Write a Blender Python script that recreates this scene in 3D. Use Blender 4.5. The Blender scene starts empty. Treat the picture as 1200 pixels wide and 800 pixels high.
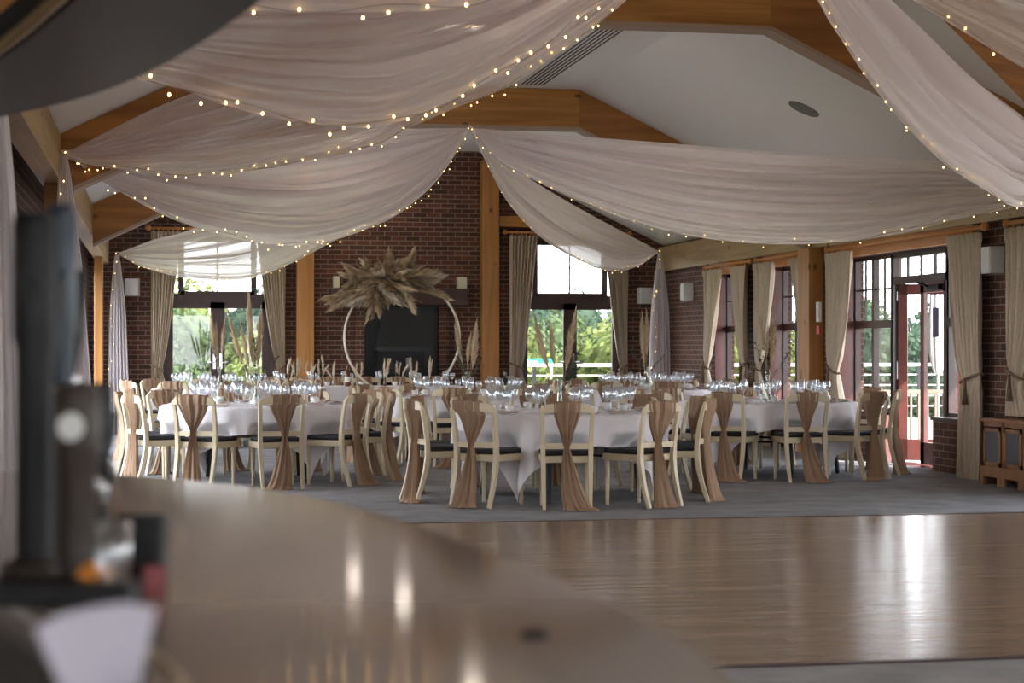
import bpy, bmesh, math, random
from math import sin, cos, pi, sqrt, atan2, radians, floor as fl
from mathutils import Vector, Matrix, noise
random.seed(7)
SC = bpy.context.scene
COL = SC.collection

# ------------------------------------------------------------------ camera model
F = 2200.0; H = 1.3; HY = 408.0
YAW = math.atan(415.0 / F); CS = cos(YAW); SN = sin(YAW)
def W(px, d, z=0.0):                      # ground point seen at column px at depth d
    lat = (px - 600) / F * d
    return Vector((lat * CS + d * SN, d * CS - lat * SN, z))
def P(px, py, d): return W(px, d, H - (py - HY) / F * d)
def on_vert_plane(px, py, A, B):          # pixel ray meets the vertical plane through A and B
    t = (px - 600) / F
    rx, ry = t * CS + SN, CS - t * SN
    ax, ay = A[0], A[1]; dx, dy = B[0] - A[0], B[1] - A[1]
    d = (ax * dy - ay * dx) / (rx * dy - ry * dx)
    return Vector((rx * d, ry * d, H - (py - HY) / F * d))
def YX(px, X):                            # Y of a point at plane x = X seen at column px
    return on_vert_plane(px, 400, (X, 0), (X, 10))[1]
def XY(px, Y): return on_vert_plane(px, 400, (0, Y), (10, Y))[0]

# ------------------------------------------------------------------ room numbers
XR, XL = 8.08, -0.74          # inner face of right wall, face of left plate beam
XLW = -1.05                   # left brick wall
YF = 29.55; YB = -7.0
ZC = 4.44; FX0, FX1 = 2.32, 5.02
ZP0, ZP1 = 2.54, 2.97         # wall plate beams
WT = 0.28
def zroof(x):
    if x < FX0: return ZP1 + (x - XL) / (FX0 - XL) * (ZC - ZP1)
    if x > FX1: return ZC - (x - FX1) / (XR - FX1) * (ZC - ZP1)
    return ZC

# ------------------------------------------------------------------ materials
MATS = {}
def newmat(name):
    m = bpy.data.materials.new(name); m.use_nodes = True
    nt = m.node_tree; nt.nodes.clear()
    out = nt.nodes.new('ShaderNodeOutputMaterial')
    MATS[name] = m
    return m, nt, out
def bsdf(nt, col, rough=.6, metal=0, **k):
    b = nt.nodes.new('ShaderNodeBsdfPrincipled')
    b.inputs['Base Color'].default_value = (*col, 1)
    b.inputs['Roughness'].default_value = rough
    b.inputs['Metallic'].default_value = metal
    for a, v in k.items(): b.inputs[a.replace('_', ' ')].default_value = v
    return b
def simple(name, col, rough=.6, metal=0, vary=.0, scale=8, bump=0, bscale=60, **k):
    m, nt, out = newmat(name)
    b = bsdf(nt, col, rough, metal, **k)
    nt.links.new(b.outputs[0], out.inputs[0])
    if vary or bump:
        tc = nt.nodes.new('ShaderNodeTexCoord')
        n = nt.nodes.new('ShaderNodeTexNoise'); n.inputs['Scale'].default_value = scale; n.inputs['Detail'].default_value = 4
        nt.links.new(tc.outputs['Object'], n.inputs['Vector'])
        if vary:
            r = nt.nodes.new('ShaderNodeValToRGB')
            r.color_ramp.elements[0].position = .3; r.color_ramp.elements[1].position = .7
            r.color_ramp.elements[0].color = tuple(c * (1 - vary) for c in col) + (1,)
            r.color_ramp.elements[1].color = tuple(min(1, c * (1 + vary)) for c in col) + (1,)
            nt.links.new(n.outputs['Fac'], r.inputs[0]); nt.links.new(r.outputs[0], b.inputs['Base Color'])
        if bump:
            n2 = nt.nodes.new('ShaderNodeTexNoise'); n2.inputs['Scale'].default_value = bscale
            nt.links.new(tc.outputs['Object'], n2.inputs['Vector'])
            bp = nt.nodes.new('ShaderNodeBump'); bp.inputs['Strength'].default_value = bump; bp.inputs['Distance'].default_value = .01
            nt.links.new(n2.outputs['Fac'], bp.inputs['Height']); nt.links.new(bp.outputs[0], b.inputs['Normal'])
    return m
def wood(name, c1, c2, axis, rough=.45, scale=1.0, knots=True, coat=0):
    m, nt, out = newmat(name)
    b = bsdf(nt, c1, rough); b.inputs['Coat Weight'].default_value = coat; b.inputs['Coat Roughness'].default_value = .15
    nt.links.new(b.outputs[0], out.inputs[0])
    g = nt.nodes.new('ShaderNodeNewGeometry')
    mp = nt.nodes.new('ShaderNodeMapping')
    s = [14, 14, 14]; s['XYZ'.index(axis)] = .8
    mp.inputs['Scale'].default_value = [v * scale for v in s]
    nt.links.new(g.outputs['Position'], mp.inputs['Vector'])
    n = nt.nodes.new('ShaderNodeTexNoise'); n.inputs['Scale'].default_value = 1; n.inputs['Detail'].default_value = 5; n.inputs['Distortion'].default_value = .6
    nt.links.new(mp.outputs[0], n.inputs['Vector'])
    r = nt.nodes.new('ShaderNodeValToRGB')
    r.color_ramp.elements[0].position = .35; r.color_ramp.elements[1].position = .65
    r.color_ramp.elements[0].color = (*c1, 1); r.color_ramp.elements[1].color = (*c2, 1)
    nt.links.new(n.outputs['Fac'], r.inputs[0])
    last = r.outputs[0]
    if knots:
        v = nt.nodes.new('ShaderNodeTexVoronoi'); v.inputs['Scale'].default_value = 2.6
        mp2 = nt.nodes.new('ShaderNodeMapping'); s2 = [1.6, 1.6, 1.6]; s2['XYZ'.index(axis)] = .8
        mp2.inputs['Scale'].default_value = s2
        nt.links.new(g.outputs['Position'], mp2.inputs['Vector']); nt.links.new(mp2.outputs[0], v.inputs['Vector'])
        r2 = nt.nodes.new('ShaderNodeValToRGB')
        r2.color_ramp.elements[0].position = .05; r2.color_ramp.elements[1].position = .12
        r2.color_ramp.elements[0].color = (.25, .2, .15, 1); r2.color_ramp.elements[1].color = (1, 1, 1, 1)
        nt.links.new(v.outputs['Distance'], r2.inputs[0])
        mx = nt.nodes.new('ShaderNodeMixRGB'); mx.blend_type = 'MULTIPLY'; mx.inputs[0].default_value = 1
        nt.links.new(last, mx.inputs[1]); nt.links.new(r2.outputs[0], mx.inputs[2]); last = mx.outputs[0]
    nt.links.new(last, b.inputs['Base Color'])
    return m
def brick_mat(name):
    m, nt, out = newmat(name)
    b = bsdf(nt, (.1, .04, .03), .85)
    g = nt.nodes.new('ShaderNodeNewGeometry')
    sp = nt.nodes.new('ShaderNodeSeparateXYZ'); nt.links.new(g.outputs['Position'], sp.inputs[0])
    ad = nt.nodes.new('ShaderNodeMath'); ad.operation = 'ADD'
    nt.links.new(sp.outputs[0], ad.inputs[0]); nt.links.new(sp.outputs[1], ad.inputs[1])
    cb = nt.nodes.new('ShaderNodeCombineXYZ'); nt.links.new(ad.outputs[0], cb.inputs[0]); nt.links.new(sp.outputs[2], cb.inputs[1])
    t = nt.nodes.new('ShaderNodeTexBrick')
    t.inputs['Scale'].default_value = 1; t.inputs['Brick Width'].default_value = .225; t.inputs['Row Height'].default_value = .075
    t.inputs['Mortar Size'].default_value = .007; t.inputs['Mortar Smooth'].default_value = .2
    t.inputs['Color1'].default_value = (.155, .05, .027, 1); t.inputs['Color2'].default_value = (.065, .026, .016, 1)
    t.inputs['Mortar'].default_value = (.29, .22, .175, 1)
    nt.links.new(cb.outputs[0], t.inputs['Vector'])
    n = nt.nodes.new('ShaderNodeTexNoise'); n.inputs['Scale'].default_value = 3.0; nt.links.new(cb.outputs[0], n.inputs['Vector'])
    mx = nt.nodes.new('ShaderNodeMixRGB'); mx.blend_type = 'MULTIPLY'; mx.inputs[0].default_value = .5
    nt.links.new(t.outputs['Color'], mx.inputs[1]); nt.links.new(n.outputs['Fac'], mx.inputs[2])
    nt.links.new(mx.outputs[0], b.inputs['Base Color'])
    bp = nt.nodes.new('ShaderNodeBump'); bp.inputs['Strength'].default_value = .5; bp.inputs['Distance'].default_value = .01; bp.invert = True
    nt.links.new(t.outputs['Fac'], bp.inputs['Height']); nt.links.new(bp.outputs[0], b.inputs['Normal'])
    nt.links.new(b.outputs[0], out.inputs[0])
    return m
def glass_mat(name, tint=(1, 1, 1), gloss=.9, base=.04, power=5.0, rough=.0, top=.8):
    m, nt, out = newmat(name)
    tr = nt.nodes.new('ShaderNodeBsdfTransparent'); tr.inputs[0].default_value = (*tint, 1)
    gl = nt.nodes.new('ShaderNodeBsdfGlossy'); gl.inputs['Color'].default_value = (gloss, gloss, gloss, 1); gl.inputs['Roughness'].default_value = rough
    lw = nt.nodes.new('ShaderNodeLayerWeight'); lw.inputs[0].default_value = .5
    pw = nt.nodes.new('ShaderNodeMath'); pw.operation = 'POWER'; pw.inputs[1].default_value = power
    mr = nt.nodes.new('ShaderNodeMapRange'); mr.inputs['To Min'].default_value = base; mr.inputs['To Max'].default_value = top
    nt.links.new(lw.outputs['Facing'], pw.inputs[0]); nt.links.new(pw.outputs[0], mr.inputs['Value'])
    mx = nt.nodes.new('ShaderNodeMixShader')
    nt.links.new(mr.outputs[0], mx.inputs[0]); nt.links.new(tr.outputs[0], mx.inputs[1]); nt.links.new(gl.outputs[0], mx.inputs[2])
    nt.links.new(mx.outputs[0], out.inputs[0])
    return m
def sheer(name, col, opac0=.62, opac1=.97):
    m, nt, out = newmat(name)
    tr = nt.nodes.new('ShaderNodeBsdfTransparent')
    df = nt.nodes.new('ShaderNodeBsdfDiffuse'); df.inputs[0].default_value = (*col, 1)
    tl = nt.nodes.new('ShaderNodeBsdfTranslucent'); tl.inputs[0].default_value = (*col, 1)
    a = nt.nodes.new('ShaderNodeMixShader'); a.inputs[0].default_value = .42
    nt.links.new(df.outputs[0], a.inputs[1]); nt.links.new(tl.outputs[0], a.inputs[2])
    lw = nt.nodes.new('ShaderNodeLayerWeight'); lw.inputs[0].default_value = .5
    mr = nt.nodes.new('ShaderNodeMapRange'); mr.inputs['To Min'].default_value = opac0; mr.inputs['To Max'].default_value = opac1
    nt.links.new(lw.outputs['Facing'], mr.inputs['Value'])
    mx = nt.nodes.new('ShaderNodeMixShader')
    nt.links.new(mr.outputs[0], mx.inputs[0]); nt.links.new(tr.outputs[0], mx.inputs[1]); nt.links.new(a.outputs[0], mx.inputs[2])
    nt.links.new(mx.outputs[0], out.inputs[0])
    return m
def emis(name, col, s):
    m, nt, out = newmat(name)
    e = nt.nodes.new('ShaderNodeEmission'); e.inputs[0].default_value = (*col, 1); e.inputs[1].default_value = s
    nt.links.new(e.outputs[0], out.inputs[0]); return m
def planks(name):
    m, nt, out = newmat(name)
    b = bsdf(nt, (.3, .18, .11), .2); b.inputs['Specular IOR Level'].default_value = .6
    g = nt.nodes.new('ShaderNodeNewGeometry')
    t = nt.nodes.new('ShaderNodeTexBrick'); t.inputs['Scale'].default_value = 1; t.inputs['Brick Width'].default_value = 1.1
    t.inputs['Row Height'].default_value = .075; t.inputs['Mortar Size'].default_value = .0015
    t.inputs['Color1'].default_value = (.30, .215, .16, 1); t.inputs['Color2'].default_value = (.20, .14, .10, 1); t.inputs['Mortar'].default_value = (.07, .04, .03, 1)
    nt.links.new(g.outputs['Position'], t.inputs['Vector'])
    mp = nt.nodes.new('ShaderNodeMapping'); mp.inputs['Scale'].default_value = (1.2, 22, 1)
    nt.links.new(g.outputs['Position'], mp.inputs['Vector'])
    n = nt.nodes.new('ShaderNodeTexNoise'); n.inputs['Scale'].default_value = 1.5; n.inputs['Detail'].default_value = 6
    nt.links.new(mp.outputs[0], n.inputs['Vector'])
    mx = nt.nodes.new('ShaderNodeMixRGB'); mx.blend_type = 'OVERLAY'; mx.inputs[0].default_value = .55
    nt.links.new(t.outputs['Color'], mx.inputs[1]); nt.links.new(n.outputs['Fac'], mx.inputs[2]); nt.links.new(mx.outputs[0], b.inputs['Base Color'])
    mr = nt.nodes.new('ShaderNodeMapRange'); mr.inputs['To Min'].default_value = .12; mr.inputs['To Max'].default_value = .3
    nt.links.new(n.outputs['Fac'], mr.inputs['Value']); nt.links.new(mr.outputs[0], b.inputs['Roughness'])
    bp = nt.nodes.new('ShaderNodeBump'); bp.inputs['Strength'].default_value = .5; bp.inputs['Distance'].default_value = .004
    nt.links.new(n.outputs['Fac'], bp.inputs['Height']); nt.links.new(bp.outputs[0], b.inputs['Normal'])
    nt.links.new(b.outputs[0], out.inputs[0]); return m

M_brick = brick_mat('brick')
M_ceil = simple('ceiling_paint', (.86, .84, .82), .9)
M_carpet = simple('carpet', (.235, .23, .24), .98, vary=.22, scale=3, bump=.5, bscale=350)
M_dance = planks('dance_planks')
M_beamX = wood('pine_x', (.37, .155, .03), (.54, .255, .06), 'X')
M_raft = wood('pine_rafter', (.27, .105, .022), (.43, .185, .042), 'X', scale=.7)
M_beamZ = wood('pine_z', (.32, .135, .03), (.46, .21, .055), 'Z', scale=.8)
M_beamY = wood('plate_wood', (.34, .23, .11), (.46, .32, .16), 'Y')
M_rail = wood('rail_wood', (.52, .21, .06), (.62, .28, .09), 'Y')
M_reveal = simple('reveal_board', (.45, .33, .25), .7)
M_mahog = simple('mahogany', (.13, .042, .036), .3, vary=.15)
M_mahogd = simple('dark_mahogany', (.045, .022, .02), .35, vary=.1)
M_pane = glass_mat('window_pane', (.98, .985, .985), .9, .03, 5.0)
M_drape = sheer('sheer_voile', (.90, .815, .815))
M_drape_lit = sheer('window_lit_voile', (.99, .93, .94), .84, 1.0)  # same voile, window light put into a paler, denser colour for right swags
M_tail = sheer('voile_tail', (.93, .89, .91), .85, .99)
M_curt = simple('curtain_cloth', (.58, .48, .37), .95, vary=.06, scale=30)
M_rope = simple('tie_rope', (.17, .11, .07), .9)
M_cream = simple('cream_paint', (.60, .50, .34), .45, vary=.05)
M_pad = simple('black_pad', (.012, .010, .014), .7, bump=.6, bscale=120)
M_sash = simple('tan_sash', (.315, .198, .122), .75, vary=.05, scale=20)
M_cloth = simple('white_linen', (.80, .76, .78), .9, bump=.15, bscale=200)
M_black = simple('black_metal', (.012, .012, .014), .5, Specular_IOR_Level=.25)
M_china = simple('white_china', (.80, .78, .76), .2)
M_glass = glass_mat('drinking_glass', (.95, .97, .99), 1, .16, 2.0, .06, .85)
M_vase = glass_mat('vase_glass', (.92, .96, .95), 1, .08, 2.2, .03)
M_napkin = simple('blush_napkin', (.62, .44, .38), .85)
M_pampas = simple('pampas', (.58, .45, .30), .95, vary=.25, scale=14)
M_pampas2 = simple('bleached_pampas', (.72, .62, .48), .95, vary=.15, scale=14)
M_leaf = simple('eucalyptus', (.05, .075, .05), .7, vary=.3)
M_stem = simple('dry_stem', (.35, .26, .14), .9)
M_ring = simple('cream_ring', (.78, .70, .60), .4)
M_white = simple('white_box', (.66, .65, .64), .5)
M_lampw = simple('cream_shade', (.75, .70, .55), .6)
M_hood = simple('black_hood', (.012, .014, .016), .45)
M_mantel = simple('dark_mantel', (.05, .022, .018), .6, vary=.2)
M_radw = wood('radiator_wood', (.26, .12, .055), (.34, .17, .08), 'Z', rough=.4, knots=False)
M_mesh = simple('grille_mesh', (.13, .13, .15), .6, .3, bump=.8, bscale=150)
M_wire = simple('wire', (.25, .22, .18), .6)
M_bulb = emis('warm_bulb', (1.0, .60, .20), 9)
M_bulb2 = emis('pale_bulb', (1.0, .78, .48), 14)
M_lampE = emis('downlight_glow', (1.0, .66, .34), 25)
M_counter = simple('counter_laminate', (.31, .26, .232), .075, vary=.05, scale=3, Specular_IOR_Level=.28)
M_soffit = simple('soffit_gloss', (.014, .013, .016), .35, Specular_IOR_Level=.2)
M_brass = simple('brass', (.50, .33, .12), .3, .9)
M_chrome = simple('chrome', (.7, .7, .72), .15, 1)
M_dkwood = simple('bar_wood', (.032, .02, .014), .45, vary=.2)
M_blue = simple('blue_lens', (.022, .035, .055), .35)
M_orange = simple('orange_peel', (.85, .30, .04), .5, bump=.3, bscale=200)
M_red = simple('red_card', (.20, .025, .03), .5)
M_paper = simple('white_paper', (.55, .51, .60), .8)
M_beige = simple('stirrer_wood', (.60, .46, .33), .7)
M_botg = simple('bottle_brown', (.12, .04, .015), .15)
M_rbot = simple('bottle_red', (.25, .05, .03), .2)
M_green = simple('sign_green', (.01, .14, .10), .4)
M_poster = simple('poster_mauve', (.10, .09, .14), .7, vary=.3, scale=60)
M_lawn = simple('lawn', (.13, .15, .055), .95, vary=.3, scale=.6)
M_deck = simple('deck', (.33, .30, .27), .8, vary=.15, scale=6)
M_fence = simple('white_rail', (.40, .39, .37), .6)
M_bark = simple('bark', (.06, .045, .03), .9)
M_redp = simple('call_red', (.45, .04, .02), .4)
M_hedge = [None] * 3
for i, c in enumerate([(.115, .135, .045), (.07, .095, .045), (.05, .075, .05)]):
    m, nt, out = newmat('foliage_%d' % i)
    df = nt.nodes.new('ShaderNodeBsdfDiffuse'); tl = nt.nodes.new('ShaderNodeBsdfTranslucent')
    n = nt.nodes.new('ShaderNodeTexNoise'); n.inputs['Scale'].default_value = 1.1
    tc = nt.nodes.new('ShaderNodeTexCoord'); nt.links.new(tc.outputs['Object'], n.inputs['Vector'])
    r = nt.nodes.new('ShaderNodeValToRGB'); r.color_ramp.elements[0].position = .35; r.color_ramp.elements[1].position = .65
    r.color_ramp.elements[0].color = tuple(v * .55 for v in c) + (1,); r.color_ramp.elements[1].color = tuple(v * 1.5 for v in c) + (1,)
    nt.links.new(n.outputs['Fac'], r.inputs[0])
    nt.links.new(r.outputs[0], df.inputs[0]); nt.links.new(r.outputs[0], tl.inputs[0])
    a = nt.nodes.new('ShaderNodeMixShader'); a.inputs[0].default_value = .3
    nt.links.new(df.outputs[0], a.inputs[1]); nt.links.new(tl.outputs[0], a.inputs[2]); nt.links.new(a.outputs[0], out.inputs[0])
    M_hedge[i] = m

# ------------------------------------------------------------------ mesh builder
class MB:
    def __init__(s): s.v = []; s.f = []; s.sm = []
    def add(s, vs, fs, smooth=False):
        b = len(s.v); s.v += [tuple(v) for v in vs]
        for f in fs: s.f.append(tuple(b + i for i in f)); s.sm.append(smooth)
        return s
    def box(s, x0, x1, y0, y1, z0, z1):
        return s.add([(x0,y0,z0),(x1,y0,z0),(x1,y1,z0),(x0,y1,z0),(x0,y0,z1),(x1,y0,z1),(x1,y1,z1),(x0,y1,z1)],
              [(0,3,2,1),(4,5,6,7),(0,1,5,4),(1,2,6,5),(2,3,7,6),(3,0,4,7)])
    def prism(s, poly, axis, a, b):       # poly in the two other axes, extruded along axis
        n = len(poly)
        def mk(u, v, w): return {'X': (w, u, v), 'Y': (u, w, v), 'Z': (u, v, w)}[axis]
        vs = [mk(u, v, a) for u, v in poly] + [mk(u, v, b) for u, v in poly]
        return s.add(vs, [tuple(range(n))[::-1], tuple(range(n, 2*n))] + [(i, (i+1) % n, n+(i+1) % n, n+i) for i in range(n)])
    def tube(s, pts, rad, n=8, sq=None, cap=True, smooth=True):
        pts = [Vector(p) for p in pts]
        if not isinstance(rad, (list, tuple)): rad = [rad] * len(pts)
        rings = []
        up = Vector((0, 0, 1))
        t0 = (pts[1] - pts[0]).normalized()
        if abs(t0.z) > .9: up = Vector((0, 1, 0))
        for i, p in enumerate(pts):
            t = (pts[min(i+1, len(pts)-1)] - pts[max(i-1, 0)]).normalized()
            a = t.cross(up)
            if a.length < 1e-4: a = t.cross(Vector((1, 0, 0)))
            a.normalize(); b = t.cross(a).normalized()
            if sq:
                w, h = sq if not isinstance(sq, list) else sq[i]
                rings.append([p + a*w*cx + b*h*cy for cx, cy in ((-1,-1),(1,-1),(1,1),(-1,1))])
            else:
                rings.append([p + a*rad[i]*cos(2*pi*k/n) + b*rad[i]*sin(2*pi*k/n) for k in range(n)])
        m = len(rings[0]); vs = [v for r in rings for v in r]; fs = []
        for i in range(len(rings)-1):
            for k in range(m): fs.append((i*m+k, i*m+(k+1) % m, (i+1)*m+(k+1) % m, (i+1)*m+k))
        if cap: fs += [tuple(range(m))[::-1], tuple((len(rings)-1)*m + k for k in range(m))]
        return s.add(vs, fs, smooth and not sq)
    def lathe(s, prof, c=(0,0,0), n=16, smooth=True):
        vs = []; fs = []
        for r, z in prof:
            for k in range(n): vs.append((c[0] + r*cos(2*pi*k/n), c[1] + r*sin(2*pi*k/n), c[2] + z))
        for i in range(len(prof)-1):
            for k in range(n): fs.append((i*n+k, i*n+(k+1) % n, (i+1)*n+(k+1) % n, (i+1)*n+k))
        return s.add(vs, fs, smooth)
    def grid(s, fn, nu, nv, smooth=True, wrap=False):
        vs = [fn(i/nu, j/nv) for j in range(nv+1) for i in range(nu+1)]
        fs = [(j*(nu+1)+i, j*(nu+1)+i+1, (j+1)*(nu+1)+i+1, (j+1)*(nu+1)+i) for j in range(nv) for i in range(nu)]
        return s.add(vs, fs, smooth)
    def ball(s, c, r, n=8, m=6, sc=(1,1,1)):
        pr = [(max(1e-4, sin(pi*i/m)) * r, -cos(pi*i/m) * r) for i in range(m+1)]
        b = len(s.v); s.lathe(pr, (0,0,0), n)
        for i in range(b, len(s.v)):
            x, y, z = s.v[i]; s.v[i] = (c[0]+x*sc[0], c[1]+y*sc[1], c[2]+z*sc[2])
        return s
    def xf(s, M, start=0):
        s.v = s.v[:start] + [tuple(M @ Vector(v)) for v in s.v[start:]]; return s
    def build(s, name, mat, parent=None, loc=None, bevel=0):
        me = bpy.data.meshes.new(name); me.from_pydata(s.v, [], s.f); me.update()
        me.polygons.foreach_set('use_smooth', s.sm)
        me.materials.append(mat)
        o = bpy.data.objects.new(name, me); COL.objects.link(o)
        if parent: o.parent = parent
        if loc is not None: o.location = loc
        if bevel:
            md = o.modifiers.new('bevel', 'BEVEL'); md.width = bevel; md.segments = 2; md.limit_method = 'ANGLE'
        return o
def fixn(o):
    bm = bmesh.new(); bm.from_mesh(o.data); bmesh.ops.recalc_face_normals(bm, faces=bm.faces); bm.to_mesh(o.data); bm.free(); return o
def tag(o, label=None, cat=None, group=None, kind=None):
    if label: o['label'] = label
    if cat: o['category'] = cat
    if group: o['group'] = group
    if kind: o['kind'] = kind
    return o
def empty(name, loc=(0,0,0), rz=0, **k):
    o = bpy.data.objects.new(name, None); COL.objects.link(o); o.location = loc; o.rotation_euler = (0, 0, rz)
    o.empty_display_size = .1
    return tag(o, **k)
KIDS = {}
def kids(o): return [c for c in bpy.data.objects if c.parent == o]
def freeze(o):                                # remember the children once, for quick copying
    KIDS[o.name] = [(c, kids(c)) for c in kids(o)]; return o
def dup(o, loc, rz=0, label=None, group=None, name=None, cat=None):
    c = o.copy(); COL.objects.link(c); c.location = loc; c.rotation_euler = (0, 0, rz)
    if label: c['label'] = label
    if group: c['group'] = group
    for ch, gs in KIDS.get(o.name, []):
        d = ch.copy(); COL.objects.link(d); d.parent = c
        for g in gs:
            e = g.copy(); COL.objects.link(e); e.parent = d
    return c
class Proto:                                  # first use moves the prototype itself
    def __init__(s, o): s.o = freeze(o); s.used = False
    def put(s, loc, rz=0, label=None, group=None, scale=None):
        if not s.used:
            s.used = True; o = s.o; o.location = loc; o.rotation_euler = (0, 0, rz)
            if label: o['label'] = label
            if group: o['group'] = group
        else: o = dup(s.o, loc, rz, label, group)
        if scale: o.scale = (scale,) * 3
        return o
def struct(mb, name, mat, label=None, cat=None, bevel=0):
    o = mb.build(name, mat, bevel=bevel); o['kind'] = 'structure'
    if label: o['label'] = label
    if cat: o['category'] = cat
    return o

# ================================================================== SETTING
yD0, yD1 = 7.35, 13.82
mb = MB(); mb.box(-3.4, XR+WT, yD1, YF+.3, -.12, 0); mb.box(-3.4, XR+WT, YB-.3, yD0, -.12, 0)
struct(mb, 'floor', M_carpet, 'grey carpet floor around the tables', 'floor')
mb = MB(); mb.box(-3.4, XR+WT, yD0, yD1, -.12, .004)
struct(mb, 'floor_dance', M_dance, 'glossy brown plank dance floor in front of the tables', 'dance floor')
mb = MB(); mb.box(-1.0, XR, yD1-.02, yD1+.025, 0, .009); mb.box(-1.0, XR, yD0-.02, yD0+.02, 0, .009)
struct(mb, 'trim_1', M_mahogd, 'dark edging strip around the dance floor', 'trim')

# ceiling: flat middle strip and two slopes
cl = MB()
prof = [(XLW-.4, zroof(XLW-.4)), (FX0, ZC), (FX1, ZC), (XR+WT, zroof(XR+WT)), (XR+WT, zroof(XR+WT)+.12), (FX1, ZC+.14), (FX0, ZC+.14), (XLW-.4, zroof(XLW-.4)+.12)]
q = cl.prism([prof[0], prof[1], prof[6], prof[7]], 'Y', YB, YF+.3)
cl.prism([prof[1], prof[2], prof[5], prof[6]], 'Y', YB, YF+.3)
cl.prism([prof[2], prof[3], prof[4], prof[5]], 'Y', YB, YF+.3)
cl.box(-3.4, XLW-.1, YB, 9.2, 2.75, 2.87)          # lower ceiling over the bar
struct(cl, 'ceiling', M_ceil, 'white vaulted ceiling with a flat middle strip', 'ceiling')
# eaves outside the right wall
mb = MB(); mb.box(XR+WT, XR+WT+1.2, YB, YF+.3, 2.5, 2.62)
struct(mb, 'trim_2', M_mantel, 'eaves board outside the side windows', 'trim')

def wall_with_openings(mb, along, fixed0, fixed1, a0, a1, z1, ops):
    """along 'Y': wall in plane X; ops = [(lo, hi, zlo, zhi)] sorted"""
    def bx(lo, hi, zl, zh):
        if hi-lo < 1e-4 or zh-zl < 1e-4: return
        if along == 'Y': mb.box(fixed0, fixed1, lo, hi, zl, zh)
        else: mb.box(lo, hi, fixed0, fixed1, zl, zh)
    cur = a0
    for lo, hi, zl, zh in ops:
        bx(cur, lo, 0, z1); bx(lo, hi, 0, zl); bx(lo, hi, zh, z1); cur = hi
    bx(cur, a1, 0, z1)

# right wall openings (Y ranges on the inner face)
W1 = (25.35, 26.62); W2 = (23.0, 24.1); DU = (18.75, 20.26); SW1 = (20.26, 21.45); SW0 = (17.75, 18.75)
SILL = .57; WTOP = 2.38
rear_ops = [(-5.5, -2.5), (-1.2, 1.8), (3.2, 6.2), (7.4, 10.4), (11.6, 14.8)]
mb = MB()
ops = [(a, b, .3, WTOP) for a, b in rear_ops] + [(SW0[0], SW0[1], SILL, WTOP), (DU[0], DU[1], 0, WTOP), (SW1[0], SW1[1], SILL, WTOP),
       (W2[0], W2[1], SILL, WTOP), (W1[0], W1[1], SILL, WTOP)]
wall_with_openings(mb, 'Y', XR, XR+WT, YB, YF+.3, 3.0, ops)
struct(mb, 'wall_right', M_brick, 'red brick side wall with windows and door', 'wall')
# far wall
FW1 = (.05, 1.78); FW2 = (5.66, 7.42); FTOP = 3.03
mb = MB()
wall_with_openings(mb, 'X', YF, YF+WT, XLW-.4, XR, 3.09, [(FW1[0], FW1[1], 0, FTOP), (FW2[0], FW2[1], 0, FTOP)])
mb.prism([(XLW-.4, 3.09), (XR, 3.09), (FX1, ZC), (FX0, ZC)], 'Y', YF, YF+WT)
struct(mb, 'wall_back', M_brick, 'red brick gable wall at the far end', 'wall')
# left brick wall with glazed doors, bar alcove, rear wall
mb = MB()
LD = (23.4, 28.6)
wall_with_openings(mb, 'Y', XLW-WT, XLW, 9.2, YF, 2.95, [(12.2, 13.8, .9, 2.1), (16.5, 20.5, 0, 2.3), (LD[0], LD[1], 0, 2.35)])
mb.box(-3.4, XLW-WT, 9.2, 9.2+WT, 0, 2.95)
struct(mb, 'wall_left', M_brick, 'red brick wall behind the hanging drapes', 'wall')
mb = MB(); mb.box(-3.4-WT, -3.4, YB, 9.2, 0, 2.95)
struct(mb, 'wall_bar', M_ceil, 'plain wall behind the bar', 'wall')
mb = MB(); wall_with_openings(mb, 'X', YB-WT, YB, -3.4, XR, 4.6, [(-2.4, 2.2, .2, 2.5), (3.0, 7.4, .2, 2.5)])
struct(mb, 'wall_rear', M_ceil, 'rear wall with wide glazing', 'wall')

# wall plate beams
mb = MB(); mb.box(XL-.16, XL, -2.0, YF, ZP0+.05, ZP1-.02)
struct(mb, 'trim_3', M_beamY, 'long pale timber plate beam over the left side', 'beam')
mb = MB(); mb.box(XR-.10, XR+.02, YB, YF, ZP0, ZP1-.04)
struct(mb, 'trim_4', M_beamY, 'long pale timber plate beam over the side windows', 'beam')
# orange lintel rail under plate over windows
mb = MB(); mb.box(XR-.05, XR+.015, W1[0]-.2, W1[1]+.2, WTOP, ZP0); mb.box(XR-.05, XR+.015, W2[0]-.2, W2[1]+.2, WTOP, ZP0)
mb.box(XR-.05, XR+.015, SW0[0]-.1, SW1[1]+.25, WTOP, ZP0)
struct(mb, 'trim_5', M_rail, 'orange timber lintels over the side windows', 'trim')

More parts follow.
